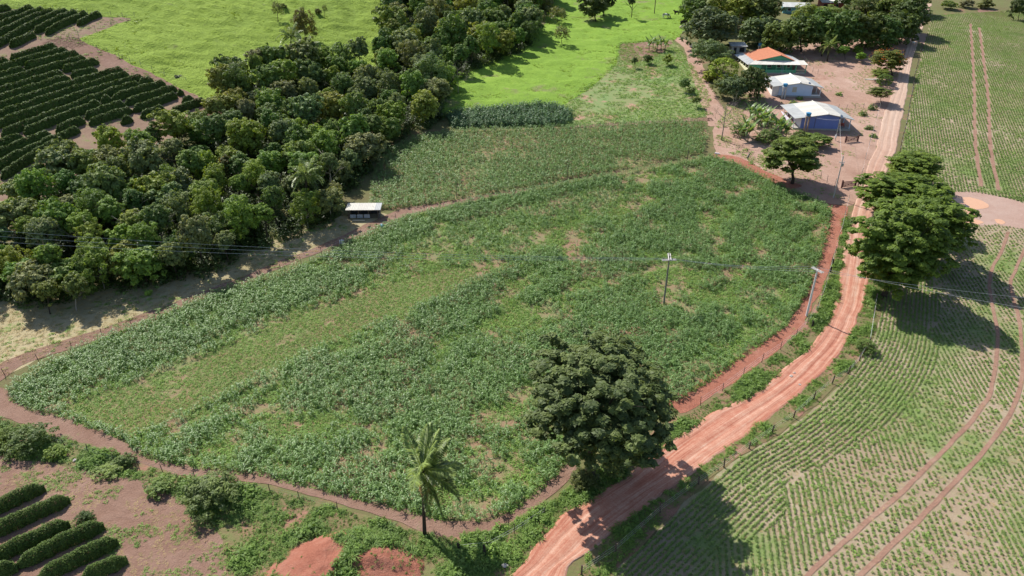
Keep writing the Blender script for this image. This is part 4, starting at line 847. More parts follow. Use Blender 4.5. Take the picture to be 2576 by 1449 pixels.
bare_tree(1814, 353, 1815, 262, 'leafless grey tree on the red slope left of the bananas', 3)
bare_tree(410, 640, 402, 560, 'pale dead tree sticking out of the front of the wood', 4, rr=.08)
bare_tree(1152, 235, 1150, 170, 'leafless greyish tree at the meadow edge of the wood', 5, rr=.09)
# shrubs and bushes each on its own
def bush(px, py, R_px, H_px, color, label, seed, name='shrub', n=700, leaf=.15, group=None, style='bush'):
    b = G(px, py); m = mpp(b); me = bush_mesh(name, seed, n, 1, 1, leaf, M['leaf'], .5) if n < 450 else crown_mesh(name, seed, int(n*2.2), 'forest', leaf*.75, .42)
    if n >= 450: me.transform(Matrix.Translation((0, 0, .55)))
    r = link(name, me, None, tuple(b)); r.scale = (R_px*m, R_px*m, H_px*m*.75); r.color = (*[q*1.75 for q in color], 1); tag(r, label, 'shrub', group); return r
bush(535, 1262, 80, 66, (.075, .115, .045), 'big tangled bush on the bank left of the mound', 601, n=2200, leaf=.075)
bush(80, 1125, 62, 52, (.06, .10, .035), 'dark round bush at the left edge of the bank', 602, n=1500, leaf=.085)
bush(10, 1120, 40, 42, (.075, .12, .035), 'leafy bush cut by the left edge of the bank', 603, n=900, leaf=.1)
bush(142, 1150, 30, 26, (.10, .16, .04), 'light green spiky clump on the bank near the left edge', 604, leaf=.13)
bush(318, 1168, 30, 26, (.06, .10, .035), 'small dark bush on the bank above the lower left plot', 605, leaf=.13)
bush(405, 1235, 42, 30, (.085, .14, .045), 'grassy bush at the top of the lower left plot', 606, leaf=.12)
bush(275, 1190, 36, 18, (.10, .155, .045), 'low leafy weeds between the bank bushes', 607, leaf=.12)
bush(218, 1305, 25, 19, (.028, .058, .014), 'single round coffee bush between the lower left rows', 608, name='coffee_bush', n=900, leaf=.11)
bush(448, 196, 11, 9, (.05, .07, .03), 'small dark bush on the pasture fence line', 609, n=250, leaf=.25)
bush(1468, 1215, 46, 30, (.06, .08, .03), 'dry dark undergrowth at the foot of the huge tree', 610, n=1000, leaf=.1)
bush(1540, 1185, 40, 26, (.07, .10, .035), 'shaded weeds beside the foot of the huge tree', 611, n=800, leaf=.11)
bush(2172, 880, 34, 24, (.065, .11, .035), 'feathery bush on the right road verge', 612, n=700, leaf=.12)
bush(1930, 355, 40, 26, (.075, .12, .045), 'low green bush at the foot of the bananas', 613, n=700, leaf=.13)
bush(1855, 338, 26, 24, (.07, .11, .045), 'thin bush left of the banana clump', 614, n=500, leaf=.14)
bush(2110, 240, 8, 10, (.10, .16, .05), 'small papaya plant in front of the white house', 615, n=160, leaf=.3)
bush(1995, 262, 9, 11, (.10, .16, .05), 'small plant left of the white house tank', 616, n=160, leaf=.3)
bush(2010, 250, 8, 9, (.10, .17, .05), 'small plant below the white house window', 617, n=160, leaf=.3)
bush(2168, 290, 10, 15, (.10, .15, .06), 'upright plant beside the blue house veranda', 618, n=200, leaf=.26)
bush(2192, 275, 11, 16, (.09, .14, .06), 'upright plant on the yard fence nearest the umbrella tree', 619, n=200, leaf=.26)
bush(2185, 325, 11, 12, (.09, .14, .06), 'leafy plant on the fence bank below the umbrella tree', 620, n=200, leaf=.26)
bush(2196, 345, 10, 11, (.09, .14, .06), 'leafy plant on the fence bank beside the upper gate', 621, n=200, leaf=.26)
# ------------------------------------------------------------------ palms
def frond_mesh(name, seed, L=1.0, droop=.5, leaflet=.26, n=26, mat=None, wind=(0, 0, 0), rise=.35):
    """one feather leaf along +X, unit length"""
    rg = np.random.default_rng(seed); v = []; f = []; ti = []
    def mid(t): return np.array([t*(1-.12*t), 0, rise*t*1.4-droop*t*t])+np.array(wind)*t*t
    for s in range(8):
        a, b = mid(s/8), mid((s+1)/8); w = .016*(1-s/9); k = len(v); v += [a+[0, w, 0], b+[0, w*.85, 0], b-[0, w*.85, 0], a-[0, w, 0]]; f.append((k, k+1, k+2, k+3)); ti.append(.75)
        k = len(v); v += [a+[0, 0, w], b+[0, 0, w*.85], b-[0, 0, w*.85], a-[0, 0, w]]; f.append((k, k+1, k+2, k+3)); ti.append(.75)
    for i in range(n):
        t = .12+.86*i/n; p = mid(t); ll = leaflet*(math.sin(math.pi*min(1, t*.9+.12))**.6)*rg.uniform(.85, 1.1)
        for sd in (-1, 1):
            d = np.array([.55, sd*.8, -.35+rg.uniform(-.2, .2)])+np.array(wind)*.7; d /= np.linalg.norm(d); e = p+d*ll; mdl = p+d*ll*.5+[0, 0, .02]; w = np.array([.022, -sd*.004, .0])
            k = len(v); v += [p-w*.6, mdl-w, e, mdl+w]; f.append((k, k+1, k+2, k+3)); ti.append(rg.uniform(0, 1))
    return np_mesh(name, np.array(v), np.array(f), [mat], ti)
MP = leaf_mat('palm_leaflet', (.17, .25, .085), .6, 1.5, .4, .3, (1.2, 1.05, .8)); MPD = leaf_mat('dry_palm_leaf', (.30, .22, .13), .6, 1.2, .7, .15)
FR = [frond_mesh('frond', 700+i, droop=d, rise=r, mat=MP) for i, (d, r) in enumerate(((.35, .55), (.6, .5), (.9, .45), (1.15, .35)))]
FRW = [frond_mesh('frond', 710+i, droop=d, rise=r, mat=MP, wind=w, n=34, leaflet=.24) for i, (d, r, w) in enumerate(((.35, .75, (.1, 0, 0)), (.6, .6, (.1, 0, -.05)), (.9, .45, (.05, 0, -.1)), (1.25, .3, (0, 0, -.1))))]
FRD = [frond_mesh('dead_frond', 720+i, droop=.9+.3*i, rise=.1, mat=MPD, n=16, leaflet=.12) for i in range(2)]
def palm(bx, by, cx, cy, L, n, label, seed, name='palm_tree', windy=None, dead=0, rad=.16, color=None):
    b = G(bx, by); hd = math.hypot(b[0], b[1]); d = ray(cx, cy); t = hd/math.hypot(d[0], d[1]); off = Vector((t*d[0]-b[0], t*d[1]-b[1], CAM_H+t*d[2]-b[2])); r = empty(name, tuple(b)); tag(r, label, 'palm'); rg = random.Random(seed)
    mb = MB(); pts = []; rads = []
    for i in range(9): q = i/8; pts.append((off.x*q**1.3, off.y*q**1.3, -.2+(off.z+.2)*q)); rads.append(rad*(1.3-.45*q)*(1+.08*(i % 2)))
    mb.tube(pts, rads, 8).build('trunk', M['bark'], r, True)
    for i in range(n):
        a = i*2.399+rg.uniform(-.2, .2); lv = i/n; lib = FRW if windy is not None else FR; me = lib[min(3, int((lv**.8 if windy is None else lv**1.25)*4))]
        if windy is not None:    # fronds swept round by the wind
            da = math.atan2(math.sin(windy-a), math.cos(windy-a)); a = a+da*.38
        o = link('frond', me, r, off+Vector((0, 0, .2*(1-lv)))); s = L*rg.uniform(.85, 1.1); o.scale = (s, s, s); o.rotation_euler = (rg.uniform(-.3, .3), -.75*(1-lv)**1.5+.15, a)
    for i in range(dead):
        o = link('dead_frond', FRD[i % 2], r, off-Vector((0, 0, .15))); s = L*rg.uniform(.7, .95); o.scale = (s, s, s); o.rotation_euler = (0, .75+.3*rg.random(), (2.4+i*.9) % 6.28); o['label'] = 'brown dead frond hanging down'
    mb = MB(); mb.lathe([(.02, -.5), (rad*1.4, -.3), (rad*1.9, .1), (rad*1.2, .5), (.03, .8)], 8); mb.build('crown_shaft', M['bark'], r, True, tuple(off)); return r
palm(1068, 1345, 1064, 1192, 3.9, 27, 'windblown palm tree with hanging dead fronds in the foreground', 801, windy=R(15), dead=7, rad=.15)
palm(773, 562, 770, 442, 3.6, 22, 'tall palm rising out of the wood near the shelter', 802, rad=.16)
palm(764, 205, 765, 125, 4.6, 22, 'larger of two palms rising from the upper wood', 803, rad=.18)
palm(732, 170, 732, 92, 4.3, 22, 'palm left of and behind the larger one in the upper wood', 804, rad=.18)
palm(2080, 155, 2086, 116, 3.3, 16, 'front coconut palm in the yard behind the houses', 805, name='coconut_palm', rad=.17)
palm(2066, 142, 2074, 96, 3.3, 16, 'rear coconut palm in the yard behind the houses', 806, name='coconut_palm', rad=.17)
# ------------------------------------------------------------------ banana plants
MBn = leaf_mat('banana_leaf', (.17, .27, .10), .6, 1.35, .38, .35, (1.15, 1.05, .85))
def paddle(name, seed, droop):
    v = []; f = []
    for i in range(7):
        t = i/6; z = t*1.15-droop*t*t; x = t*(.35+.5*t); w = .17*math.sin(math.pi*min(1, .08+t*.95))**.7+.004
        v += [(x, -w, z-.05*w), (x, 0, z+.03), (x, w, z-.05*w)]
    for i in range(6):
        k = 3*i; f += [(k, k+1, k+4, k+3), (k+1, k+2, k+5, k+4)]
    return np_mesh(name, np.array(v), np.array(f), [MBn], np.random.default_rng(seed).uniform(0, 1, len(f)), True)
PD = [paddle('leaf', 850+i, d) for i, d in enumerate((.15, .4, .8, 1.2))]; _ps = MB().tube([(0, 0, -.1), (0, 0, .5), (.02, 0, 1)], [.13, .11, .07], 7).mesh('stem', plain('banana_stem', (.17, .17, .08), .8, .3), True)
def banana(px, py, h, label, seed, group):
    b = G(px, py); r = empty('banana_plant', tuple(b)); tag(r, label, 'banana plant', group); rg = random.Random(seed); st = link('stem', _ps, r); st.scale = (1, 1, h*.5)
    for i in range(9):
        o = link('leaf', PD[min(3, i//2)], r, (0, 0, h*.48)); s = h*.55*rg.uniform(.85, 1.15); o.scale = (s, s, s); o.rotation_euler = (rg.uniform(-.25, .25), -.15+.05*i, i*2.4+rg.uniform(-.3, .3))
bl = [(1895, 312), (1912, 305), (1925, 318), (1938, 328), (1905, 325), (1920, 335), (1885, 300), (1950, 340), (1962, 348), (1872, 345), (1880, 358), (1975, 350), (1862, 352)]
for i, (px, py) in enumerate(sorted(bl)): banana(px, py, 4.6 if i % 3 else 4.0, f'{nth(i+1)} banana plant from the left in the clump below the dark mango', 900+i, 'bananas below the yard trees')
for i, (px, py) in enumerate([(1632, 128), (1642, 122), (1652, 130), (1662, 124), (1672, 128)]): banana(px, py, 3.8, f'{nth(i+1)} banana plant from the left in the small clump above the garden', 930+i, 'bananas above the garden')
# ------------------------------------------------------------------ coffee hedges: one object per row
MCF = leaf_mat('coffee_leaf', (.085, .145, .038), .55, 1.5, .6, .2, (1.2, 1.05, .8), spec=.2)
def coffee_row(pts, label, group, seed, w=.66, h=1.7, per_m=420, leaf=.19):
    line = resample(curve(W(pts), 4), .5); rng = np.random.default_rng(seed); L = .5*len(line); n = int(L*per_m); base = np.array([line[0][0], line[0][1], ht(*line[0])])
    t = rng.uniform(0, len(line)-1.001, n); i = t.astype(int); fr = (t-i)[:, None]; c = line[i]*(1-fr)+line[i+1]*fr; tg = line[np.minimum(i+1, len(line)-1)]-line[i]; tg /= np.linalg.norm(tg, axis=1)[:, None]; nr = np.stack([-tg[:, 1], tg[:, 0]], 1)
    s = t*.5; bulge = 1+.4*(fbm(s, s*0, 1.1, seed)-.5)+.10*np.sin(s*2*math.pi/1.1); tall = 1+.4*(fbm(s, s*0+5, 1.4, seed+1)-.5); endf = np.clip(np.minimum(s, L-s-.5)/.8, .25, 1)**.5
    a = rng.uniform(-.1, math.pi+.1, n); a = np.where(rng.uniform(0, 1, n) < .35, np.where(rng.uniform(0, 1, n) < .5, rng.uniform(0, .5, n), math.pi-rng.uniform(0, .5, n)), a); rad = np.where(rng.uniform(0, 1, n) < .7, rng.uniform(.8, 1.0, n), rng.uniform(.45, .85, n))
    o2 = np.cos(a)*w*bulge*rad*endf*(.8+.35*np.clip(1-np.abs(np.sin(a)), 0, 1)); z = np.clip(np.sin(a), -.05, 1)**.75*h*tall*rad*endf if False else np.where(np.sin(a) > 0, np.abs(np.sin(a))**.7, .02)*h*tall*rad*endf
    xy = c+nr*o2[:, None]; p = np.column_stack([xy, ht(xy[:, 0], xy[:, 1])+z+.05]); d = np.column_stack([nr*np.cos(a)[:, None], np.sin(a)])
    nn = d*.7+np.array([0, 0, .3])+rnd_unit(rng, n)*.6; nn /= np.linalg.norm(nn, axis=1)[:, None]
    v, f = cards(p-base, nn, leaf*rng.uniform(.6, 1.3, n), .5, rng)
    o = link('coffee_row', np_mesh('coffee_row', v, f, [MCF], rng.uniform(0, 1, n)), None, tuple(base)); tag(o, label, 'coffee row', group); return o
z1 = lambda *p: [(a/3, b/3) for a, b in p]
up = [z1((-60, 105), (80, 72)), z1((-60, 175), (100, 130), (255, 78)), z1((-60, 240), (150, 160), (340, 88)), z1((-60, 300), (130, 215), (270, 150), (415, 103)), z1((-40, 370), (100, 290), (250, 205), (380, 150), (515, 98)), z1((80, 365), (170, 325), (265, 275)), z1((270, 258), (400, 190), (500, 145), (585, 110)), z1((352, 270), (450, 215), (560, 165), (660, 118)), z1((592, 200), (680, 155), (760, 120))]
for i, p in enumerate(up): coffee_row(p, f'{nth(i+1)} coffee hedge from the top in the small uppermost coffee block', 'coffee hedges of the uppermost block', 1000+i)
mid_ = [z1((-60, 505), (70, 475)), z1((85, 468), (250, 415), (430, 368)), z1((-60, 560), (240, 470), (515, 397)), z1((-60, 620), (190, 545)), z1((192, 525), (400, 470), (595, 422)), z1((-60, 672), (300, 562), (650, 458)), z1((-60, 735), (240, 642), (478, 570)), z1((482, 550), (620, 512), (745, 482)), z1((-60, 792), (250, 692), (530, 608)), z1((542, 592), (740, 546)), z1((-60, 852), (400, 700), (930, 545)), z1((-60, 912), (450, 740), (975, 580)), z1((-60, 985), (500, 780), (1080, 600)),
 z1((20, 1040), (400, 890), (760, 750), (1050, 655)), z1((1055, 648), (1155, 618)), z1((-60, 1135), (180, 1055)), z1((190, 1022), (400, 940), (600, 865), (760, 800)), z1((770, 790), (845, 765)), z1((850, 770), (1050, 705), (1250, 648)), z1((-60, 1215), (180, 1110), (390, 1030)), z1((430, 1010), (640, 925)), z1((650, 905), (800, 850), (945, 805)), z1((950, 800), (1150, 740), (1335, 685)), z1((-60, 1300), (250, 1150), (600, 995)), z1((680, 952), (850, 895), (1000, 850)), z1((1010, 852), (1180, 795), (1335, 738)), z1((20, 1360), (250, 1210), (440, 1090)), z1((920, 945), (1000, 915)), z1((1070, 900), (1240, 835)), z1((1290, 872), (1420, 825), (1555, 778)), z1((1380, 790), (1460, 760)), z1((1345, 725), (1385, 712))]
for i, p in enumerate(mid_): coffee_row(p, f'{nth(i+1)} coffee hedge stretch counted downwards in the main upper left block', 'coffee hedges of the main upper left block', 1040+i)
zl = lambda *p: [(a/3, 965.9+b/3) for a, b in p]
low = [zl((-60, 905), (0, 880)), zl((-80, 1000), (130, 892), (345, 800)), zl((-80, 1165), (200, 1035), (530, 885)), zl((-80, 1355), (250, 1200), (530, 1070)), zl((-80, 1475), (60, 1425), (145, 1400)), zl((150, 1385), (450, 1235), (790, 1085)), zl((300, 1495), (600, 1340), (895, 1205)), zl((620, 1500), (800, 1415), (965, 1340))]
for i, p in enumerate(low): coffee_row(p, f'{nth(i+1)} dark green coffee hedge from the top in the lower left plot', 'coffee hedges of the lower left plot', 1090+i, w=.62, h=1.45, per_m=1500, leaf=.085)
# ------------------------------------------------------------------ houses
ROOFM = [plain('fibre_cement_%d' % i, c, .85, .10, 1.2, .1, .25, stain=(.5, .58, .75, (.42, .40, .36))) for i, c in enumerate(((.64, .61, .54), (.60, .57, .51), (.68, .65, .58)))]
ROOFG = [plain('grey_fibre_cement_%d' % i, c, .85, .12, 1.2, .1, .25, stain=(.5, .55, .75, (.33, .33, .31))) for i, c in enumerate(((.47, .48, .47), (.43, .44, .43)))]
TILE = plain('clay_tile', (.54, .215, .12), .8, .22, 5, .3, .25, stain=(1.2, .6, .78, (.36, .13, .07)))
def corr_sheet(a, b, c, d, name='roof_sheet', mat=None, parent=None, t=.012, waves=4):
    """corrugated sheet: a-b along the eave, d-c along the ridge"""
    a, b, c, d = map(Vector, (a, b, c, d)); nrm = (b-a).cross(d-a).normalized(); n = waves*2; v = []; f = []
    for k in range(n+1):
        u = k/n; off = nrm*(.022*(1 if k % 2 else -1)); v += [a.lerp(b, u)+off, d.lerp(c, u)+off]
    for k in range(n): f.append((2*k, 2*k+2, 2*k+3, 2*k+1))
    m = len(v); v += [q-nrm*t for q in v]
    for k in range(n): f.append((m+2*k, m+2*k+1, m+2*k+3, m+2*k+2))
    f += [(0, 1, m+1, m), (2*n, m+2*n, m+2*n+1, 2*n+1)]
    for k in range(n): f += [(2*k, m+2*k, m+2*k+2, 2*k+2), (2*k+1, 2*k+3, m+2*k+3, m+2*k+1)]
    me = bpy.data.meshes.new(name); me.from_pydata([tuple(q) for q in v], [], f); me.update(); me.materials.append(mat); return link(name, me, parent)
def sheet_slope(parent, a, b, c, d, n, mats, rng, rows=1):
    """a-b eave, d-c ridge; n sheets along the slope's length, each its own piece"""
    a, b, c, d = map(Vector, (a, b, c, d)); nrm = (b-a).cross(d-a).normalized()
    if nrm.z < 0: a, b, c, d = b, a, d, c; nrm = -nrm
    for r in range(rows):
        for i in range(n):
            u0, u1 = i/n-.004, (i+1)/n+.010; t0, t1 = r/rows-(.02 if r else 0), (r+1)/rows
            q = lambda u, t: a.lerp(b, u).lerp(d.lerp(c, u), t)+nrm*(.006*(i % 2)+.03*r+rng.uniform(0, .006))
            corr_sheet(q(u0, t0), q(u1, t0), q(u1, t1), q(u0, t1), 'roof_sheet', rng.choice(mats), parent)
def part(mb, name, mat, parent, smooth=False): return mb.build(name, mat, parent, smooth)
def window(parent, x, y, z, w, h, fm, pm, ny=-1, panes=2):
    """window on a wall facing local -Y (ny=-1) set proud of the wall"""
    m = MB(); t = .06; yo = y+ny*.04
    m.box(x, x+w, min(y, yo), max(y, yo), z, z+t).box(x, x+w, min(y, yo), max(y, yo), z+h-t, z+h).box(x, x+t, min(y, yo), max(y, yo), z+t, z+h-t).box(x+w-t, x+w, min(y, yo), max(y, yo), z+t, z+h-t)
    f = part(m, 'window', fm, parent)
    for i in range(panes):
        a = x+t+(w-2*t)*i/panes+.01; b = x+t+(w-2*t)*(i+1)/panes-.01; yy = y+ny*.02; part(MB().box(a, b, min(y, yy), max(y, yy), z+t, z+h-t), 'pane', pm, f)
    part(MB().box(x-.06, x+w+.06, min(y, y+ny*.09), max(y, y+ny*.09), z-.06, z), 'sill', fm, f)
def door(parent, x0, x1, y, z, h, mat, hm): o = part(MB().box(x0, x1, y-.045, y, z, z+h), 'door', mat, parent); part(MB().box(x1-.14, x1-.08, y-.09, y-.045, z+1.0, z+1.12), 'handle', hm, o)
GLASS = plain('window_shutter', (.42, .42, .36), .6, .2); DARKG = plain('dark_glass', (.03, .035, .04), .15, .2, 3, 0, .5)
FRAME = plain('beige_frame', (.5, .45, .33), .7, .15)
def gable_house(name, A, ang, W_, D_, prof, ridge_i, eave_front, wallm, sidem, label, seed, plinth, front_extra=None, main=(0, None), zoff=.35, sheetn=11, greys=(0, -1)):
    rng = random.Random(seed); root = empty(name, (A[0], A[1], A[2]+zoff), R(ang)); tag(root, label, 'house'); x0, x1 = 0.0, W_
    def ztop(x):
        for (xa, za), (xb, zb) in zip(prof[:-1], prof[1:]):
            if xa <= x <= xb: return za+(zb-za)*(x-xa)/(xb-xa)
        return prof[-1][1]
    xs = [x0]+[p[0] for p in prof if x0 < p[0] < x1]+[x1]
    def gwall(y, t, mat, nm='wall'):
        m = MB(); low = -.9
        for a, b in zip(xs[:-1], xs[1:]): m.hexa([(a, y, low+.9), (b, y, low+.9), (b, y+t, low+.9), (a, y+t, low+.9), (a, y, ztop(a)-.06), (b, y, ztop(b)-.06), (b, y+t, ztop(b)-.06), (a, y+t, ztop(a)-.06)])
        return part(m, nm, mat, root)
    gwall(0, .16, wallm, 'front_wall'); gwall(D_-.16, .16, wallm, 'back_wall')
    part(MB().box(x0, x0+.15, .16, D_-.16, 0, ztop(x0)-.08), 'side_wall', sidem, root); part(MB().box(x1-.15, x1, .16, D_-.16, 0, ztop(x1)-.08), 'side_wall', wallm, root)
    part(MB().box(x0-.06, prof[-1][0]-.15, -.08, D_+.05, -1.2, 0), 'plinth', plinth, root)
    rm = MB().tube([(prof[ridge_i][0], -eave_front-.02, prof[ridge_i][1]+.05), (prof[ridge_i][0], D_+.5, prof[ridge_i][1]+.05)], .09, 6)
    for (xa, za), (xb, zb) in zip(prof[:-1], prof[1:]):
        for yy in (-eave_front+.1, D_*.33, D_*.66, D_+.3): rm.hexa([(xa, yy, za-.17), (xb, yy, zb-.17), (xb, yy+.07, zb-.17), (xa, yy+.07, za-.17), (xa, yy, za-.05), (xb, yy, zb-.05), (xb, yy+.07, zb-.05), (xa, yy+.07, za-.05)])
    roof = part(rm, 'roof', ROOFM[0], root); np_ = len(prof)-1
    for i, ((xa, za), (xb, zb)) in enumerate(zip(prof[:-1], prof[1:])):
        g = i in (greys[0], greys[1] % np_); y0, y1 = -eave_front, D_+.45
        sheet_slope(roof, (xa, y0, za), (xa, y1, za), (xb, y1, zb), (xb, y0, zb), sheetn, ROOFG if g else ROOFM, rng)
    return root, ztop
BLUE = plain('blue_paint', (.155, .22, .52), .7, .14, 1.5, .05, .3, stain=(.9, .55, .8, (.19, .25, .50))); LILAC = plain('lilac_white_paint', (.66, .66, .78), .7, .08, 2)
PALEB = plain('pale_blue_paint', (.50, .62, .78), .7, .08, 1.2, .03, .3, stain=(.8, .6, .8, (.52, .60, .70))); WHITE = M['white_paint']
CEM = plain('grey_cement', (.36, .34, .31), .9, .2, 2, .2); REDP = plain('red_paint', (.34, .09, .07), .7, .2)
a = G(2011, 326); A_BLUE = a
hb, zt = gable_house('blue_house', a, -5, 8.4, 11.6, [(-1.9, 2.12), (1.0, 2.5), (5.5, 3.15), (8.9, 2.62), (11.5, 2.1)], 2, .75, BLUE, LILAC, 'blue walled house with pale sheet roof nearest the gates', 1, CEM)
hb.scale.z = 1.14
for y_ in (.2, 4.2, 8.2, 11.2): part(MB().box(11.0, 11.16, y_, y_+.16, 0, 2.05), 'post', PALEB, hb)
for y_ in (.1, 3.0, 6.0, 9.0): part(MB().box(-1.62, -1.5, y_, y_+.12, -.1, 2.05), 'post', LILAC, hb)
part(MB().box(-1.6, -1.48, 4.0, 11.3, -.6, .95), 'veranda_wall', LILAC, hb); part(MB().box(-1.6, -.1, -.05, 11.4, -1.2, 0.02), 'veranda_floor', CEM, hb)
window(hb, -1.0+1.6, 0, 1.0, .01+.9, .9, FRAME, BLUE, panes=1) if False else None
door(hb, 8.45-.02, 8.47, 1, 0, .1, REDP, M['steel']) if False else None
m = MB().box(8.402, 8.45, 2.0, 2.9, .02, 2.05); part(m, 'door', REDP, hb); m = MB().box(8.402, 8.45, 5.0, 6.2, .9, 1.95); part(m, 'window', FRAME, hb)
part(MB().box(3.02, 3.20, -.012, 0, .02, 2.6), 'stain_strip', plain('dark_wall_stain', (.12, .13, .22), .8, .2), hb)
a = G(1955.8, 243)
hw, zt = gable_house('white_house', a, -6, 8.3, 10.2, [(-1.7, 2.05), (.9, 2.42), (4.9, 3.0), (8.6, 2.45), (10.9, 1.98)], 2, .55, PALEB, WHITE, 'pale blue and white house with whitish roof between the other two', 2, CEM, sheetn=10)
hw.scale.z = 1.12
window(hw, 3.35, 0, .85, 1.05, 1.05, FRAME, GLASS)
for y_ in (.15, 3.4, 6.7, 9.8): part(MB().box(10.4, 10.55, y_, y_+.15, 0, 1.95), 'post', WHITE, hw)
part(MB().box(8.32, 10.5, .0, .12, 0, .28), 'veranda_wall', WHITE, hw); part(MB().box(-1.55, -1.42, .3, 10.0, -.6, .9), 'veranda_wall', WHITE, hw)
for y_ in (.3, 3.4, 6.6, 9.6): part(MB().box(-1.58, -1.40, y_, y_+.18, .9, 2.0), 'post', WHITE, hw)
part(MB().box(-1.55, 0, .3, .42, -.6, 2.0), 'veranda_wall', WHITE, hw)
part(MB().box(8.302, 8.35, 2.4, 3.3, .02, 2.0), 'door', M['wood'], hw)
part(MB().tube([(4.9, -.56, 3.12), (4.9, 10.6, 3.12)], .17, 6), 'ridge_cap', plain('white_ridge', (.78, .77, .73), .7, .05), hw)
# green house with clay tile roof and verandas
GREEN = plain('green_paint', (.10, .36, .20), .7, .15, 1.5, .05); CREAM = plain('cream_paint', (.72, .70, .48), .7, .1, 2); LEAFG = plain('dark_green_paint', (.05, .16, .10), .7, .2)
a = G(1923.7, 185.5); gh = empty('tiled_house', (a[0], a[1], a[2]+.25), R(-3)); tag(gh, 'green walled house with orange clay tile roof and wide verandas', 'house'); rg = random.Random(3)
XL, XR, RX, YF, YB, EZ, RZ = -2.6, 8.4, 4.3, 2.7, 15.5, 2.75, 4.35
def gwall(y, t, nm):
    m = MB()
    for (xa, za), (xb, zb) in (((XL+.3, EZ), (RX, RZ-.12)), ((RX, RZ-.12), (XR-.3, EZ+.1))): m.hexa([(xa, y, 0), (xb, y, 0), (xb, y+t, 0), (xa, y+t, 0), (xa, y, za), (xb, y, zb), (xb, y+t, zb), (xa, y+t, za)])
    return part(m, nm, GREEN, gh)
gwall(YF, .18, 'front_wall'); gwall(YB-.5, .18, 'back_wall'); part(MB().box(XL+.3, XL+.46, YF+.18, YB-.5, 0, EZ-.05), 'side_wall', CREAM, gh); part(MB().box(XR-.46, XR-.3, YF+.18, YB-.5, 0, EZ-.02), 'side_wall', GREEN, gh)
part(MB().box(-4.9, 11.1, -.05, YB, -1.6, 0), 'plinth', CEM, gh)
rf_ = part(MB().tube([(RX, YF-.5, RZ+.06), (RX, YB+.3, RZ+.06)], .13, 6), 'tile_roof', TILE, gh)
for sgn, (xa, za) in enumerate(((XL-.2, EZ-.05), (XR+.25, EZ+.02))):
    nc = 26
    for k in range(nc):      # courses of tiles, each overlapping the one below
        t0, t1 = k/nc-.012, (k+1)/nc+.006; q = lambda t, up_: (xa+(RX-xa)*t, za+(RZ-za)*t+up_)
        (x0, z0), (x1, z1) = q(t0, .075), q(t1, .03); y0, y1 = YF-.5, YB+.3
        m = MB(); nb = 34
        for b in range(nb):
            ya, yb_ = y0+(y1-y0)*b/nb, y0+(y1-y0)*(b+1)/nb; ym = (ya+yb_)/2; r_ = .035
            m.quad((x0, ya, z0), (x0, ym, z0+r_), (x1, ym, z1+r_), (x1, ya, z1)); m.quad((x0, ym, z0+r_), (x0, yb_, z0), (x1, yb_, z1), (x1, ym, z1+r_))
        m.quad((x0, y0, z0), (x0, y1, z0), (x0, y1, z0-.05), (x0, y0, z0-.05))
        part(m, 'tile_course', TILE, rf_)
pr_ = part(MB().box(-4.8, 11.2, -.1, .0, 2.2, 2.3), 'veranda_roof', ROOFM[0], gh)
sheet_slope(pr_, (-4.95, -.45, 2.32), (11.3, -.45, 2.32), (11.0, YF+.15, 2.95), (-2.4, YF+.15, 2.95), 15, ROOFM, rg)
sheet_slope(pr_, (-5.4, YB, 2.25), (-5.4, -.4, 2.25), (-2.7, YF-.2, 2.78), (-2.7, YB, 2.78), 13, ROOFG, rg)
sheet_slope(pr_, (11.3, -.3, 2.2), (11.3, YB, 2.2), (8.3, YB, 2.74), (8.3, YF-.3, 2.80), 13, ROOFG, rg)
for i, x_ in enumerate((0.0, 2.75, 5.5, 8.2)): part(MB().box(x_, x_+.24, 0, .24, 0, 2.28), 'post', GREEN, gh)
part(MB().box(11.0, 11.2, 0, .2, 0, 2.2), 'post', GREEN, gh)
for i, (xa, xb) in enumerate(((.24, 2.75), (2.99, 5.5), (5.74, 8.2))): part(MB().box(xa, xb, .05, .2, 0, .82), 'parapet', GREEN, gh)
part(MB().box(-4.7, -1.3, 0, .16, 0, 2.25), 'front_wall', GREEN, gh); part(MB().box(-5.0, -4.72, -.05, YB-.3, -.7, .95), 'parapet', CREAM, gh); part(MB().box(-1.0, -.2, .3, .36, 0, 2.0), 'door', LEAFG, gh)
for k in range(6): part(MB().box(-5.0, -4.74, k*2.9, k*2.9+.26, .95, 2.2), 'post', CREAM, gh)
part(MB().box(8.5, 11.0, .02, .10, .05, .15), 'rail', CREAM, gh); part(MB().box(8.5, 11.0, .02, .10, .55, .63), 'rail', CREAM, gh); part(MB().box(8.5, 11.0, .02, .10, .8, .88), 'rail', CREAM, gh)
for xx in (1.0, 3.6, 6.3):
    window(gh, xx, YF, 1.0, 1.2, 1.0, CREAM, DARKG)
# ladder leaning on the veranda roof
ld = empty('ladder', tuple(G(1966, 187)), R(-12)); tag(ld, 'metal ladder leaning on the veranda roof of the tiled house', 'ladder')
for s in (-.2, .2): MB().tube([(s, 0, 0), (s, 1.1, 3.1)], .035, 5).build('stile', M['steel'], ld)
for k in range(9): MB().tube([(-.2, .11*k+.1, .31*k+.3), (.2, .11*k+.1, .31*k+.3)], .022, 4).build('rung', M['steel'], ld)
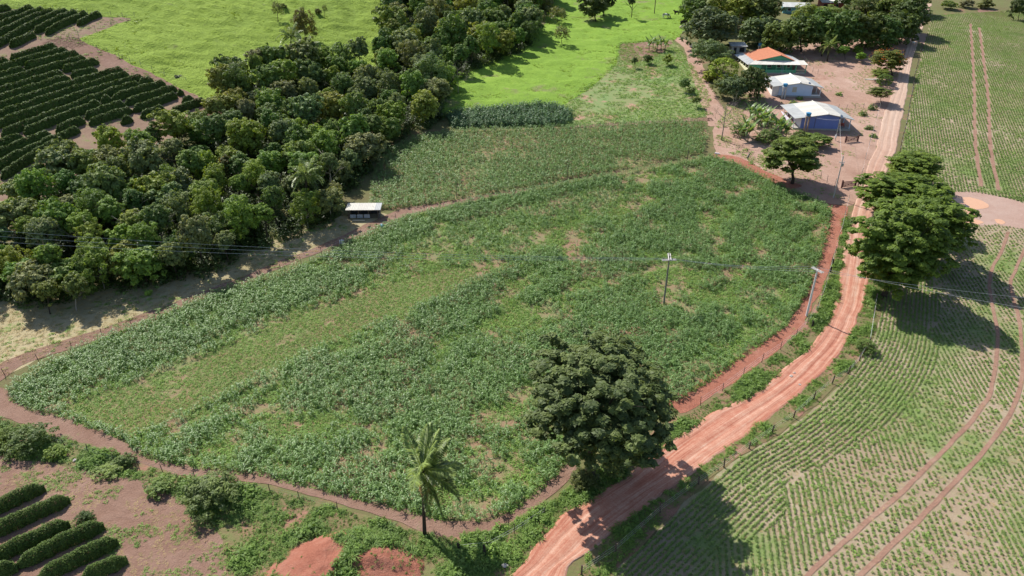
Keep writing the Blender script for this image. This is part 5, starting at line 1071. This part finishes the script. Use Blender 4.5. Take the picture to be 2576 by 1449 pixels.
# small simple houses and sheds
def shed(name, A, ang, w, d, h0, h1, wallm, roofms, label, n=6, cat='shed', open_front=False):
    r = empty(name, tuple(A), R(ang)); tag(r, label, cat); rg = random.Random(int(w*100))
    if not open_front: part(MB().box(0, w, 0, .14, -.3, h0-.05), 'front_wall', wallm, r)
    part(MB().hexa([(0, .14, -.3), (.14, .14, -.3), (.14, d, -.3), (0, d, -.3), (0, .14, h0-.05), (.14, .14, h0-.05), (.14, d, h1-.05), (0, d, h1-.05)]), 'side_wall', wallm, r)
    part(MB().hexa([(w-.14, .14, -.3), (w, .14, -.3), (w, d, -.3), (w-.14, d, -.3), (w-.14, .14, h0-.05), (w, .14, h0-.05), (w, d, h1-.05), (w-.14, d, h1-.05)]), 'side_wall', wallm, r); part(MB().box(.14, w-.14, d-.14, d, -.3, h1-.05), 'back_wall', wallm, r)
    ro = part(MB().box(0, w, -.3, -.22, h0-.12, h0-.02), 'roof', M['wood'], r); sheet_slope(ro, (-.3, -.4, h0), (w+.3, -.4, h0), (w+.3, d+.3, h1), (-.3, d+.3, h1), n, roofms, rg); return r
s1 = shed('storage_shed', G(1838, 135), -4, 4.4, 4.5, 2.2, 2.7, CEM, ROOFG, 'small grey roofed shed behind the tiled house', 5); part(MB().box(.7, 1.5, -.04, -.002, 0, 1.8), 'door', M['dark'], s1); part(MB().box(2.4, 3.9, -.03, -.002, .5, 1.8), 'opening', M['dark'], s1)
TEAL = plain('teal_paint', (.16, .35, .36), .7, .15, 2)
s2 = shed('far_house', G(1968, 34), -14, 9.5, 7, 2.3, 3.2, TEAL, ROOFG, 'far teal house with weathered grey roof among the grove trees', 10, 'house'); window(s2, 1.5, 0, .9, 1.2, 1.0, WHITE, DARKG); part(MB().box(5.0, 5.9, -.05, 0, 0, 2.0), 'door', WHITE, s2)
TERRA = plain('terracotta_paint', (.42, .13, .11), .75, .15, 2)
s3 = shed('far_house', G(2066, 24), -8, 8.0, 7, 2.4, 3.3, TERRA, ROOFM, 'far terracotta red house near the top edge', 8, 'house'); part(MB().box(.5, 1.9, -.04, -.002, .7, 1.9), 'opening', M['dark'], s3); window(s3, 4.8, 0, .9, 1.0, 1.0, WHITE, DARKG)
# ------------------------------------------------------------------ water tanks on columns
TB = plain('blue_plastic', (.03, .22, .42), .4, .1, 2, 0, .5); COLB = plain('brown_column', (.3, .22, .17), .85, .25, 3, .2)
def tank(px, py, tx, ty, label, colm, wid=1.0, ang=0):
    b = G(px, py); hd = math.hypot(b[0], b[1]); d = ray(tx, ty); t = hd/math.hypot(d[0], d[1]); h = CAM_H+t*d[2]-b[2]-.75; r = empty('water_tank', tuple(b), R(ang)); tag(r, label, 'water tank')
    for s in (-1, 1): part(MB().box(s*wid*.36-.13, s*wid*.36+.13, -.14, .14, -.5, h), 'column', colm, r)
    part(MB().box(-wid*.62, wid*.62, -.5, .5, h, h+.12), 'platform', colm, r)
    part(MB().lathe([(0.01, h+.12), (.46, h+.12), (.58, h+.75), (.60, h+.80), (.01, h+.80)], 14), 'tank', TB, r, False)
    part(MB().lathe([(.62, h+.78), (.62, h+.85), (.35, h+.95), (.01, h+.98)], 14), 'lid', TB, r)
    part(MB().tube([(wid*.2, .3, h+.3), (wid*.2, .42, 0)], .04, 5), 'pipe', M['steel'], r); return r
tank(2024, 334, 2032.5, 285, 'blue water tank on brown columns before the blue house', COLB, .95, -5)
tank(1969, 248, 1975, 212, 'blue water tank on pale columns before the white house', M['concrete'], .95, -6)
tank(1909, 129, 1911.5, 110, 'blue water tank behind the orange tile roof', M['concrete'], 1.0)
# dishes
def dish(px, py, z, label):
    p = GZ(px, py, z); r = empty('satellite_dish', tuple(p)); tag(r, label, 'satellite dish'); part(MB().tube([(0, 0, -.5), (0, 0, .25)], .035, 5), 'mast', M['steel'], r)
    o = part(MB().lathe([(.02, 0), (.25, .03), (.45, .12)], 12), 'reflector', M['steel'], r, True); o.location = (0, 0, .3); o.rotation_euler = (R(50), 0, R(30)); o2 = part(MB().tube([(0, 0, 0), (0, 0, .42)], .02, 4), 'feed_arm', M['steel'], r); o2.location = (0, 0, .3); o2.rotation_euler = (R(50), 0, R(30))
dish(2035, 214, A_BLUE[2]+5.5, 'small grey dish on the right roof slope of the white house'); dish(2115, 297, A_BLUE[2]+3.4, 'grey dish above the veranda roof of the blue house')
# veranda bench
o = empty('red_bench', (0, 0, 0)); o.parent = None; bw = hb.matrix_basis @ Vector((8.9, 1.2, .02)); o.location = bw; o.rotation_euler = (0, 0, R(-5)); tag(o, 'red bench on the right veranda of the blue house', 'bench')
part(MB().box(0, 1.5, .0, .55, .38, .5), 'seat', REDP, o); part(MB().box(0, 1.5, .5, .6, .5, .95), 'backrest', REDP, o)
for x_ in (.05, 1.37):
    for y_ in (.04, .44): part(MB().box(x_, x_+.08, y_, y_+.08, 0, .38), 'leg', REDP, o)
# ------------------------------------------------------------------ cattle shelter at the edge of the wood
a = G(878, 550); sh = empty('cattle_shelter', tuple(a), R(1)); tag(sh, 'open cattle shelter with whitish sheet roof at the edge of the wood', 'shelter'); rg = random.Random(8); BLK = plain('black_boards', (.035, .035, .04), .8, .3); PANEL = plain('grey_panel', (.42, .43, .46), .7, .15)
for x_ in (0, 1.8, 3.6, 5.3):
    for y_ in (0, 1.8): part(MB().box(x_-.08, x_+.08, y_-.08, y_+.08, -.3, 1.75 if y_ == 0 else 2.0), 'post', M['wood'], sh)
ro = part(MB().box(-.4, 5.7, -.35, -.27, 1.66, 1.76), 'roof', M['wood'], sh); sheet_slope(ro, (-.4, -.4, 1.8), (5.8, -.4, 1.8), (5.8, 2.2, 2.15), (-.4, 2.2, 2.15), 6, ROOFM[:2]+ROOFG[:1], rg)
part(MB().box(-.1, 5.4, 1.9, 2.0, -.2, 1.95), 'back_wall', BLK, sh)
for i in range(3):
    pn = part(MB().box(.25+i*1.25, .25+i*1.25+1.05, -.16, -.09, .18, .25), 'panel', PANEL, sh)
    for k in range(4): part(MB().box(.25+i*1.25, .25+i*1.25+1.05, -.15, -.09, .27+k*.15, .27+k*.15+.115), 'slat', PANEL, pn)
for k in range(4): part(MB().box(-.1, 5.7, -.06, -.02, .12+k*.2, .2+k*.2), 'rail', BLK, sh)
for k in range(5): part(MB().tube([(5.4, -.1+k*.45, 0), (5.5, .1+k*.45, 1.1)], .05, 5), 'post', M['wood_grey'], sh)
part(MB().box(.8, 3.0, -1.15, -.85, -.02, .14), 'trough_board', plain('pale_board', (.6, .5, .36), .8, .15), sh)
# ------------------------------------------------------------------ poles and wires
def vtop(px, py, tx, ty): b = G(px, py); hd = math.hypot(b[0], b[1]); d = ray(tx, ty); t = hd/math.hypot(d[0], d[1]); return b, CAM_H+t*d[2]-b[2]
def ins(parent, x, y, z, nm='insulator'): part(MB().lathe([(.02, 0), (.06, .02), (.03, .06), (.06, .10), (.02, .16)], 8, (x, y, z)), nm, plain('porcelain', (.5, .48, .46), .3, .1) if 'porcelain' not in bpy.data.materials else bpy.data.materials['porcelain'], parent)
def pole(px, py, tx, ty, label, mat, r0, r1, arms=(), ang=0, armlen=2.0, square=False, name='utility_pole', lean=(0, 0)):
    b, h = vtop(px, py, tx, ty); r = empty(name, tuple(b), R(ang)); tag(r, label, 'pole'); part(MB().tube([(0, 0, -.5), (lean[0], lean[1], h)], [r0, r1], 4 if square else 9), 'shaft', mat, r)
    for i, (dz, rot, L) in enumerate(arms):
        for s in (-1, 1):
            o = part(MB().box(-L/2, L/2, s*(r1+.05)-.05, s*(r1+.05)+.05, h-dz-.06, h-dz+.06), 'crossarm', ARM if 'ARM' in globals() else M['concrete'], r); o.rotation_euler = (0, 0, R(rot))
        for u in (-.45, 0.12, .45):
            v = Vector((u*L, 0, 0)); v.rotate(Euler((0, 0, R(rot)))); ins(r, v.x, v.y, h-dz+.06)
    return r, h, b
ARM = plain('pale_crossarm', (.62, .58, .56), .8, .12, 3)
p1, h1_, b1 = pole(1669, 765, 1683, 642, 'grey wooden pole with doubled crossarms standing in the corn', M['wood_grey'], .15, .10, ((.75, 4, 2.1), (.25, 82, 2.2)))
p2, h2_, b2 = pole(2028, 795, 2056, 677, 'white concrete pole with a crossarm between corn and road', plain('white_concrete', (.72, .71, .69), .7, .08, 2), .17, .11, ((.15, 115, 1.9),), square=False)
p3, h3_, b3 = pole(2096, 498, 2122, 393, 'slender concrete pole beside the lower gate', M['concrete'], .13, .085, ()); part(MB().lathe([(.02, 0), (.17, .03), (.19, .5), (.16, .58), (.02, .62)], 10, (.25, 0, h3_-2.0)), 'transformer', M['steel'], p3); part(MB().box(-.5, .5, -.05, .05, h3_-1.25, h3_-1.15), 'crossarm', M['concrete'], p3); ins(p3, -.45, 0, h3_-1.15); ins(p3, .45, 0, h3_-1.15)
p4, h4_, b4 = pole(2100, 354, 2109, 300, 'thin service pole with a white meter box by the upper gate', M['steel'], .07, .05, ()); part(MB().box(-.28, .05, -.22, -.06, .7, 1.35), 'meter_box', WHITE, p4)
p5, h5_, b5 = pole(1645, 38, 1650, -30, 'dark wooden pole in the upper meadow beside the cattle', M['wood'], .16, .12, ((.3, 0, 2.0),))
for px, py, ty, lb in ((1148, 500, 456, 'thin dark stake standing in the upper corn block left of the middle'), (1426, 455, 398, 'thin dark stake in the corn near the soil path'), (1728, 404, 366, 'forked dark stake at the corner of the upper corn block')):
    b, h = vtop(px, py, px+3, ty); r = empty('wooden_stake', tuple(b)); tag(r, lb, 'stake'); part(MB().tube([(0, 0, -.3), (.05, 0, h*.5), (0, .05, h)], [.07, .055, .03], 5), 'shaft', M['wood'], r); part(MB().tube([(.03, 0, h*.6), (.35, .1, h*.85)], [.035, .015], 4), 'branch', M['wood'], r)
def wire(p, q, sag, label, r=.016, cat='wire'):
    p, q = Vector(p), Vector(q); pts = []
    for k in range(25): t = k/24; v = p.lerp(q, t); v.z -= sag*4*t*(1-t); pts.append(v-p)
    o = MB().tube(pts, r, 4).build('power_wire', M['wire'], None); o.location = p; tag(o, label, cat, 'overhead power wires'); return o
t1 = Vector((b1[0], b1[1], b1[2]+h1_-.6)); t2 = Vector((b2[0], b2[1], b2[2]+h2_+.05)); L_end = GZ(-500, 560, 13.0)
for i, (dx, dy, nm) in enumerate(((-.9, .3, 'upper'), (.1, .1, 'middle'), (.9, -.2, 'lower'))):
    e = GZ(-420, 545+i*17, 12.5); wire(t1+Vector((dx, dy, 0)), e, 1.5, f'{nm} power wire crossing the wood to the left edge')
    w2 = Vector((math.cos(R(115))*dx, math.sin(R(115))*dx, 0)); wire(t1+Vector((dx, dy, .1)), t2+w2, .5, f'{nm} power wire from the corn field pole to the concrete pole')
    if i != 1: wire(t2+w2, GZ(2900, 775+i*24, 8.5), .6, f'{nm} power wire running right from the concrete pole past the roadside trees')
wire((b3[0], b3[1], b3[2]+h3_-1.1), (b4[0], b4[1], b4[2]+h4_), .4, 'service wire between the two yard poles')
hbq = hb.matrix_basis @ Vector((2.0, 0, 2.4)); wire((b4[0], b4[1], b4[2]+h4_-.1), hbq, .3, 'service wire from the thin pole to the blue house')
# ------------------------------------------------------------------ fences: posts and wires
POST = {k: MB().tube([(0, 0, -.3), (0, 0, 1.0)], [r, r*.85], 6).mesh('post', m) for k, (r, m) in {'thin': (.045, M['wood']), 'thick': (.09, M['wood']), 'pale': (.05, M['wood_grey'])}.items()}
def fence(pts, label, h=1.2, kind='thin', wires=3, seed=1, step=None, name='wire_fence', lean=.05):
    w = W(pts)
    if step: w = resample(w, step)
    z = gz(w[:, 0], w[:, 1]); r = empty(name, (w[0][0], w[0][1], z[0])); tag(r, label, 'fence'); o0 = np.array([w[0][0], w[0][1], z[0]]); rg = random.Random(seed)
    for a_, zz in zip(w, z):
        p = link('post', POST[kind], r, Vector((a_[0], a_[1], zz))-Vector(o0)); p.scale = (1, 1, h*rg.uniform(.9, 1.15)); p.rotation_euler = (rg.gauss(0, lean), rg.gauss(0, lean), rg.uniform(0, 3))
    for k in range(wires):
        m = MB(); pp = [Vector((a_[0], a_[1], zz+h*(.35+.27*k)))-Vector(o0) for a_, zz in zip(w, z)]; m.tube(pp, .007, 3).build('wire', M['wire'], r)
    return r
fence([(13, 945), (98, 910), (180, 876), (257, 847), (332, 820), (402, 794), (468, 768), (530, 744), (592, 725), (651, 706), (706, 684), (758, 663), (809, 640), (857, 618), (903, 598), (948, 575), (996, 553)], 'thin post fence between the dry grass and the corn', 1.3)
fence([(2133, 505), (2125, 540), (2117, 576), (2108, 603), (2100, 635), (2092, 664), (2083, 693), (2075, 726), (2065, 753), (2055, 783), (2030, 815), (2002, 848), (1962, 880), (1915, 912), (1869, 945), (1817, 984), (1761, 1020)], 'thin post fence on the left side of the road beside the corn', 1.35)
fence([(1462, 1446), (1548, 1389), (1660, 1290), (1756, 1218), (1820, 1176), (1883, 1129), (1941, 1088), (1995, 1051), (2045, 1005), (2092, 965), (2133, 940), (2161, 908), (2185, 866), (2197, 791), (2202, 756)], 'thick dark post fence on the right side of the road', 1.15, 'thick', 3, 2)
fence([(2262, 385), (2268, 355), (2278, 316), (2284, 282), (2290, 250), (2296, 218), (2300, 190), (2307, 165), (2312, 140), (2318, 118)], 'dark post fence along the upper road beside the crop field', 1.2, 'thick', 2, 3, 3.2)
fence([(103, 1103), (164, 1123), (222, 1140), (287, 1161), (348, 1171), (409, 1187), (490, 1205), (600, 1225), (680, 1240), (754, 1257), (850, 1285)], 'low dark post fence along the grassy bank', 1.2, 'thin', 2, 4)
fence([(1293, 1342), (1368, 1293), (1225, 1380), (1153, 1384)][1::-1]+[(1225, 1378), (1153, 1385)], 'short post fence at the bottom end of the left verge', 1.2, 'thin', 2, 5)
F5 = [(a/3, b/3) for a, b in ((-100, 40), (65, 58), (150, 66), (240, 74), (320, 84), (412, 88), (497, 98), (583, 104), (665, 110), (755, 118), (838, 124), (925, 130), (1015, 135))]
fence(F5, 'pasture fence above the uppermost coffee block', 1.5, 'pale', 2, 6)
fence([(a/3, b/3) for a, b in ((960, 158), (840, 195), (720, 232), (590, 262), (525, 295), (600, 312), (735, 380), (818, 405), (903, 445), (985, 475), (1065, 500), (1150, 535), (1240, 575), (1330, 600), (1410, 625))], 'pasture fence along the pinkish track', 1.5, 'pale', 2, 7)
fence([(2108, 274), (2128, 275), (2150, 273), (2171, 272), (2195, 271), (2213, 268)], 'short yard fence between the blue house and the umbrella tree', 1.3, 'pale', 2, 8)
fence([(2213, 268), (2204, 300), (2196, 330), (2186, 365), (2176, 400), (2166, 440), (2158, 470)], 'yard fence along the road between the umbrella tree and the lower gate', 1.4, 'pale', 3, 9)
fence([(2045, 442), (2063, 450), (2079, 460), (2098, 470), (2105, 477)], 'shaded yard fence left of the lower gate', 1.5, 'pale', 3, 10)
fence([(1928, 191), (1945, 191), (1962, 190), (1975, 189), (1990, 188)], 'short post fence in front of the tiled house', 1.1, 'pale', 2, 11)
fence([(2009, 135), (2022, 150), (2034, 165), (2043, 182), (2056, 186)], 'post fence right of the tiled house', 1.4, 'pale', 2, 12)
fence([(1392, 330), (1500, 320), (1620, 312), (1740, 303)], 'thin fence along the top of the upper corn block', 1.2, 'thin', 2, 13, 6)
# gates
def gate(pa, pb, label, h=1.3):
    a_, b_ = G(*pa), G(*pb); d = (b_-a_)[:2]; L = np.linalg.norm(d); r = empty('wooden_gate', tuple(a_), math.atan2(d[1], d[0])); tag(r, label, 'gate'); DW = M['gate']
    for x_ in (-.12, L+.05): part(MB().box(x_-.1, x_+.1, -.1, .1, -.3, h+.3), 'post', DW, r)
    for x_ in (.08, L-.18): part(MB().box(x_, x_+.10, -.045, .045, .15, h), 'stile', DW, r)
    for k in range(5): part(MB().box(.18, L-.18, -.03, .03, .2+k*(h-.35)/4, .2+k*(h-.35)/4+.13), 'rail', DW, r)
    part(MB().tube([(.2, -.06, .25), (L-.2, -.06, h-.1)], .05, 4), 'brace', DW, r)
M['gate'] = plain('dark_red_wood', (.11, .05, .045), .8, .25, 5, .3)
gate((2126, 359), (2156, 356), 'dark wooden gate before the blue house'); gate((2117, 473), (2150, 469), 'dark wooden gate nearest the spreading trees')
# ------------------------------------------------------------------ cattle
def cow(px, py, ang, label, cols, scale=1.0, graze=True, lying=False, seed=1):
    b = G(px, py); r = empty('cow', tuple(b), R(ang)); tag(r, label, 'cow', 'cattle beside the grove'); r.scale = (scale,)*3
    lz = -.55 if lying else 0
    V_ = [(-.75, 0, 1.15), (-.3, 0, 1.12), (.2, 0, 1.12), (.62, 0, 1.2), (.9, 0, 1.15 if graze else 1.4), (1.15, 0, .75 if graze else 1.62), (1.32, 0, .40 if graze else 1.62), (1.42, 0, .2 if graze else 1.5)]
    rad = [.30, .36, .38, .34, .2, .15, .15, .09]; E_ = [(i, i+1) for i in range(7)]
    for x_, kx in ((-.72, -.10), (.58, .06)):
        for s in (-1, 1):
            n = len(V_); V_ += [(x_, s*.2, .85), (x_+kx*(1 if x_ < 0 else .3), s*.2, .48), (x_+(.02 if x_ < 0 else -.02), s*.2, .12), (x_+.05, s*.2, .03)]; rad += [.17, .09, .06, .07]; E_ += [(0 if x_ < 0 else 3, n), (n, n+1), (n+1, n+2), (n+2, n+3)]
    n = len(V_); V_ += [(-1.03, 0, 1.25), (-1.1, 0, .85), (-1.1, 0, .5)]; rad += [.06, .03, .05]; E_ += [(0, n), (n, n+1), (n+1, n+2)]
    n = len(V_); hx = V_[5]; V_ += [(hx[0], .26, hx[2]+.08), (hx[0], -.26, hx[2]+.08)]; rad += [.05, .05]; E_ += [(5, n), (5, n+1)]
    V_ = [(a_, c_, (z_ if not lying else max(.1, z_*.55))) for a_, c_, z_ in V_]
    me = bpy.data.meshes.new('body'); me.from_pydata(V_, E_, []); me.update(); o = link('body', me, r); md = o.modifiers.new('skin', 'SKIN'); md.use_smooth_shade = True
    for i, sv in enumerate(me.skin_vertices[0].data): sv.radius = (rad[i], rad[i]); sv.use_root = (i == 1)
    sb = o.modifiers.new('smooth', 'SUBSURF'); sb.levels = 2; sb.render_levels = 2
    nt = NT('cow_hide_%d' % seed); f = nt.ramp(nt.noise(nt.map(nt.coord(), (1, 1, .6)), 1.4, 2, .4), [(.50, cols[0]), (.54, cols[1])]); nt.color(f); nt.rough(.8, .2); me.materials.append(nt.mat)
    for s in (-1, 1): MB().tube([(hx[0]-.05, s*.09, (hx[2]+.12)*(.55 if lying else 1)), (hx[0]-.1, s*.2, (hx[2]+.28)*(.55 if lying else 1))], [.035, .01], 5).build('horn', M['wood_grey'], r)
cow(1674, 47, 0, 'white cow with black patches grazing in the upper meadow', ((.66, .64, .6), (.03, .028, .026)), 1.22, True, seed=1)
cow(1701, 39, 200, 'dark cow half hidden by the grove at the meadow edge', ((.05, .04, .035), (.10, .08, .07)), 1.1, False, seed=2)
cow(1718, 65, 8, 'black cow standing behind the cream one beside the grove', ((.02, .018, .017), (.03, .026, .024)), 1.15, False, seed=3)
cow(1716, 73, 5, 'cream coloured cow lying by the grove', ((.72, .6, .42), (.6, .46, .3)), 1.1, False, True, seed=4)
# ------------------------------------------------------------------ small things
def thing(name, px, py, label, cat, ang=0): r = empty(name, tuple(G(px, py)), R(ang)); return tag(r, label, cat)
t = thing('wash_basin', 1742, 119, 'white double wash basin beside the feathery tree', 'basin', -10)
m = MB(); WL = M['white_paint']
for x0, x1, y0, y1, z0, z1 in ((-1, 1, -.6, -.5, .2, .8), (-1, 1, .5, .6, .2, .8), (-1, -.9, -.5, .5, .2, .8), (.9, 1, -.5, .5, .2, .8), (-.05, .05, -.5, .5, .25, .8), (-.9, .9, -.5, .5, .2, .27)): m.box(x0, x1, y0, y1, z0, z1)
part(m, 'basin', WL, t)
for s in (-.7, .7): part(MB().box(s-.1, s+.1, -.4, .4, -.2, .2), 'leg', M['concrete'], t)
t = thing('white_sack', 2296, 109, 'white sack lying on the shaded upper road', 'sack'); part(MB().lathe([(.02, 0), (.5, .05), (.62, .25), (.4, .5), (.15, .6), (.02, .62)], 10), 'bag', WL, t, True)
t = thing('white_sack', 860, 613, 'white sack on the soil path left of the shelter', 'sack'); part(MB().box(-.38, .38, -.15, .18, 0, .6), 'bag', WL, t); part(MB().tube([(-.38, 0, .6), (0, .06, .68), (.38, 0, .6)], [.05, .09, .05], 6), 'tied_neck', WL, t)
t = thing('blue_drum', 962, 572, 'blue plastic drum lying by the fence near the shelter', 'drum', 30); o = part(MB().lathe([(.01, -.45), (.27, -.45), (.3, -.3), (.28, -.28), (.3, 0), (.28, .28), (.3, .3), (.27, .45), (.01, .45)], 12), 'barrel', TB, t, True); o.rotation_euler = (R(90), 0, 0); o.location = (0, 0, .3); part(MB().lathe([(.02, .45), (.08, .45), (.08, .5), (.01, .5)], 8), 'cap', M['white_paint'], o)
t = thing('old_tyre', 929, 573, 'black tyre on the grass below the shelter', 'tyre'); part(MB().lathe([(.16, .05), (.3, .02), (.34, .1), (.3, .2), (.16, .17), (.16, .05)], 14), 'tread', plain('rubber', (.02, .02, .02), .8, .2), t, True); part(MB().lathe([(.17, .06), (.19, .11), (.17, .16)], 14), 'rim', M['dark'], t)
t = thing('board_stack', 2196, 200, 'pale concrete boards lying in the yard beside the ball tree', 'boards', -12)
for k in range(6): part(MB().box(-2.4, 1.9-.1*k, -.95+k*.42, -.95+k*.42+.26, .0, .10), 'board', plain('pale_concrete', (.62, .56, .52), .85, .1, 3) if 'pale_concrete' not in bpy.data.materials else bpy.data.materials['pale_concrete'], t)
t = thing('log', 1882, 392, 'pale bare pole lying on the slope below the bananas', 'log', 62); part(MB().tube([(-1.7, 0, .12), (0, .05, .16), (1.9, 0, .22)], [.11, .10, .07], 7), 'stem', M['bark_pale'], t); part(MB().tube([(.6, 0, .18), (1.1, .3, .4)], [.05, .02], 5), 'branch', M['bark_pale'], t)
t = thing('short_pipe', 1803, 388, 'short white pipe lying on the red path', 'pipe', -20); m = MB().tube([(-.5, 0, .16), (.5, 0, .16)], .16, 10, cap=False); part(m, 'tube', WL, t); part(MB().tube([(.46, 0, .16), (.5, 0, .16)], .13, 10), 'bore', M['dark'], t)
t = thing('log', 1898, 360, 'grey fallen trunk at the foot of the bananas', 'log', 8); part(MB().tube([(-1.4, 0, .15), (0, .1, .2), (1.4, 0, .15)], [.14, .13, .1], 7), 'stem', M['wood_grey'], t); part(MB().tube([(0, .1, .2), (.5, .5, .35)], [.06, .02], 5), 'branch', M['wood_grey'], t)
for px, py, h, lb in ((2093, 666, 1.0, 'charred upright stump on the left verge beside the fence, farther one'), (2088, 684, .9, 'charred upright stump on the left verge beside the fence, nearer one'), (2042, 822, 1.0, 'charred stump below the white concrete pole'), (1218, 1400, 1.5, 'dark gnarled stump at the bottom edge beside the road'), (1153, 1386, 1.0, 'dark short post in the grass right of the palm')):
    t = thing('charred_stump', px, py, lb, 'stump'); part(MB().tube([(0, 0, -.2), (.03, 0, h*.5), (-.03, .02, h)], [.17, .13, .11], 7), 'stem', plain('charred_wood', (.03, .024, .02), .9, .3) if 'charred_wood' not in bpy.data.materials else bpy.data.materials['charred_wood'], t); part(MB().tube([(.02, 0, h*.6), (.2, .1, h*.85)], [.05, .02], 5), 'branch_stub', bpy.data.materials['charred_wood'], t)
STN = plain('pale_stone', (.5, .44, .4), .9, .2, 3, .3)
for px, py, s, lb in ((1988, 948, .22, 'pale stone on the road at the bend, leftmost of three'), (1997, 940, .16, 'pale stone on the road at the bend, middle of three'), (2010, 969, .18, 'pale stone on the road at the bend, nearest the right edge'), (190, 1160, .25, 'pale stone on the bank above the lower left plot'), (1270, 1425, .3, 'pale bare branch stump at the left road edge near the bottom')):
    rng = np.random.default_rng(int(px)); p = G(px, py); m = MB().lathe([(.05, 0), (.9, .1), (1.0, .45), (.6, .8), (.05, .9)], 8); m.v = [tuple(np.array(q)*(1+.25*rng.uniform(-1, 1))) for q in m.v]; o = m.build('stone', STN); o.location = p; o.location.z += .1; o.scale = (s, s*.8, s*.7); tag(o, lb, 'stone')
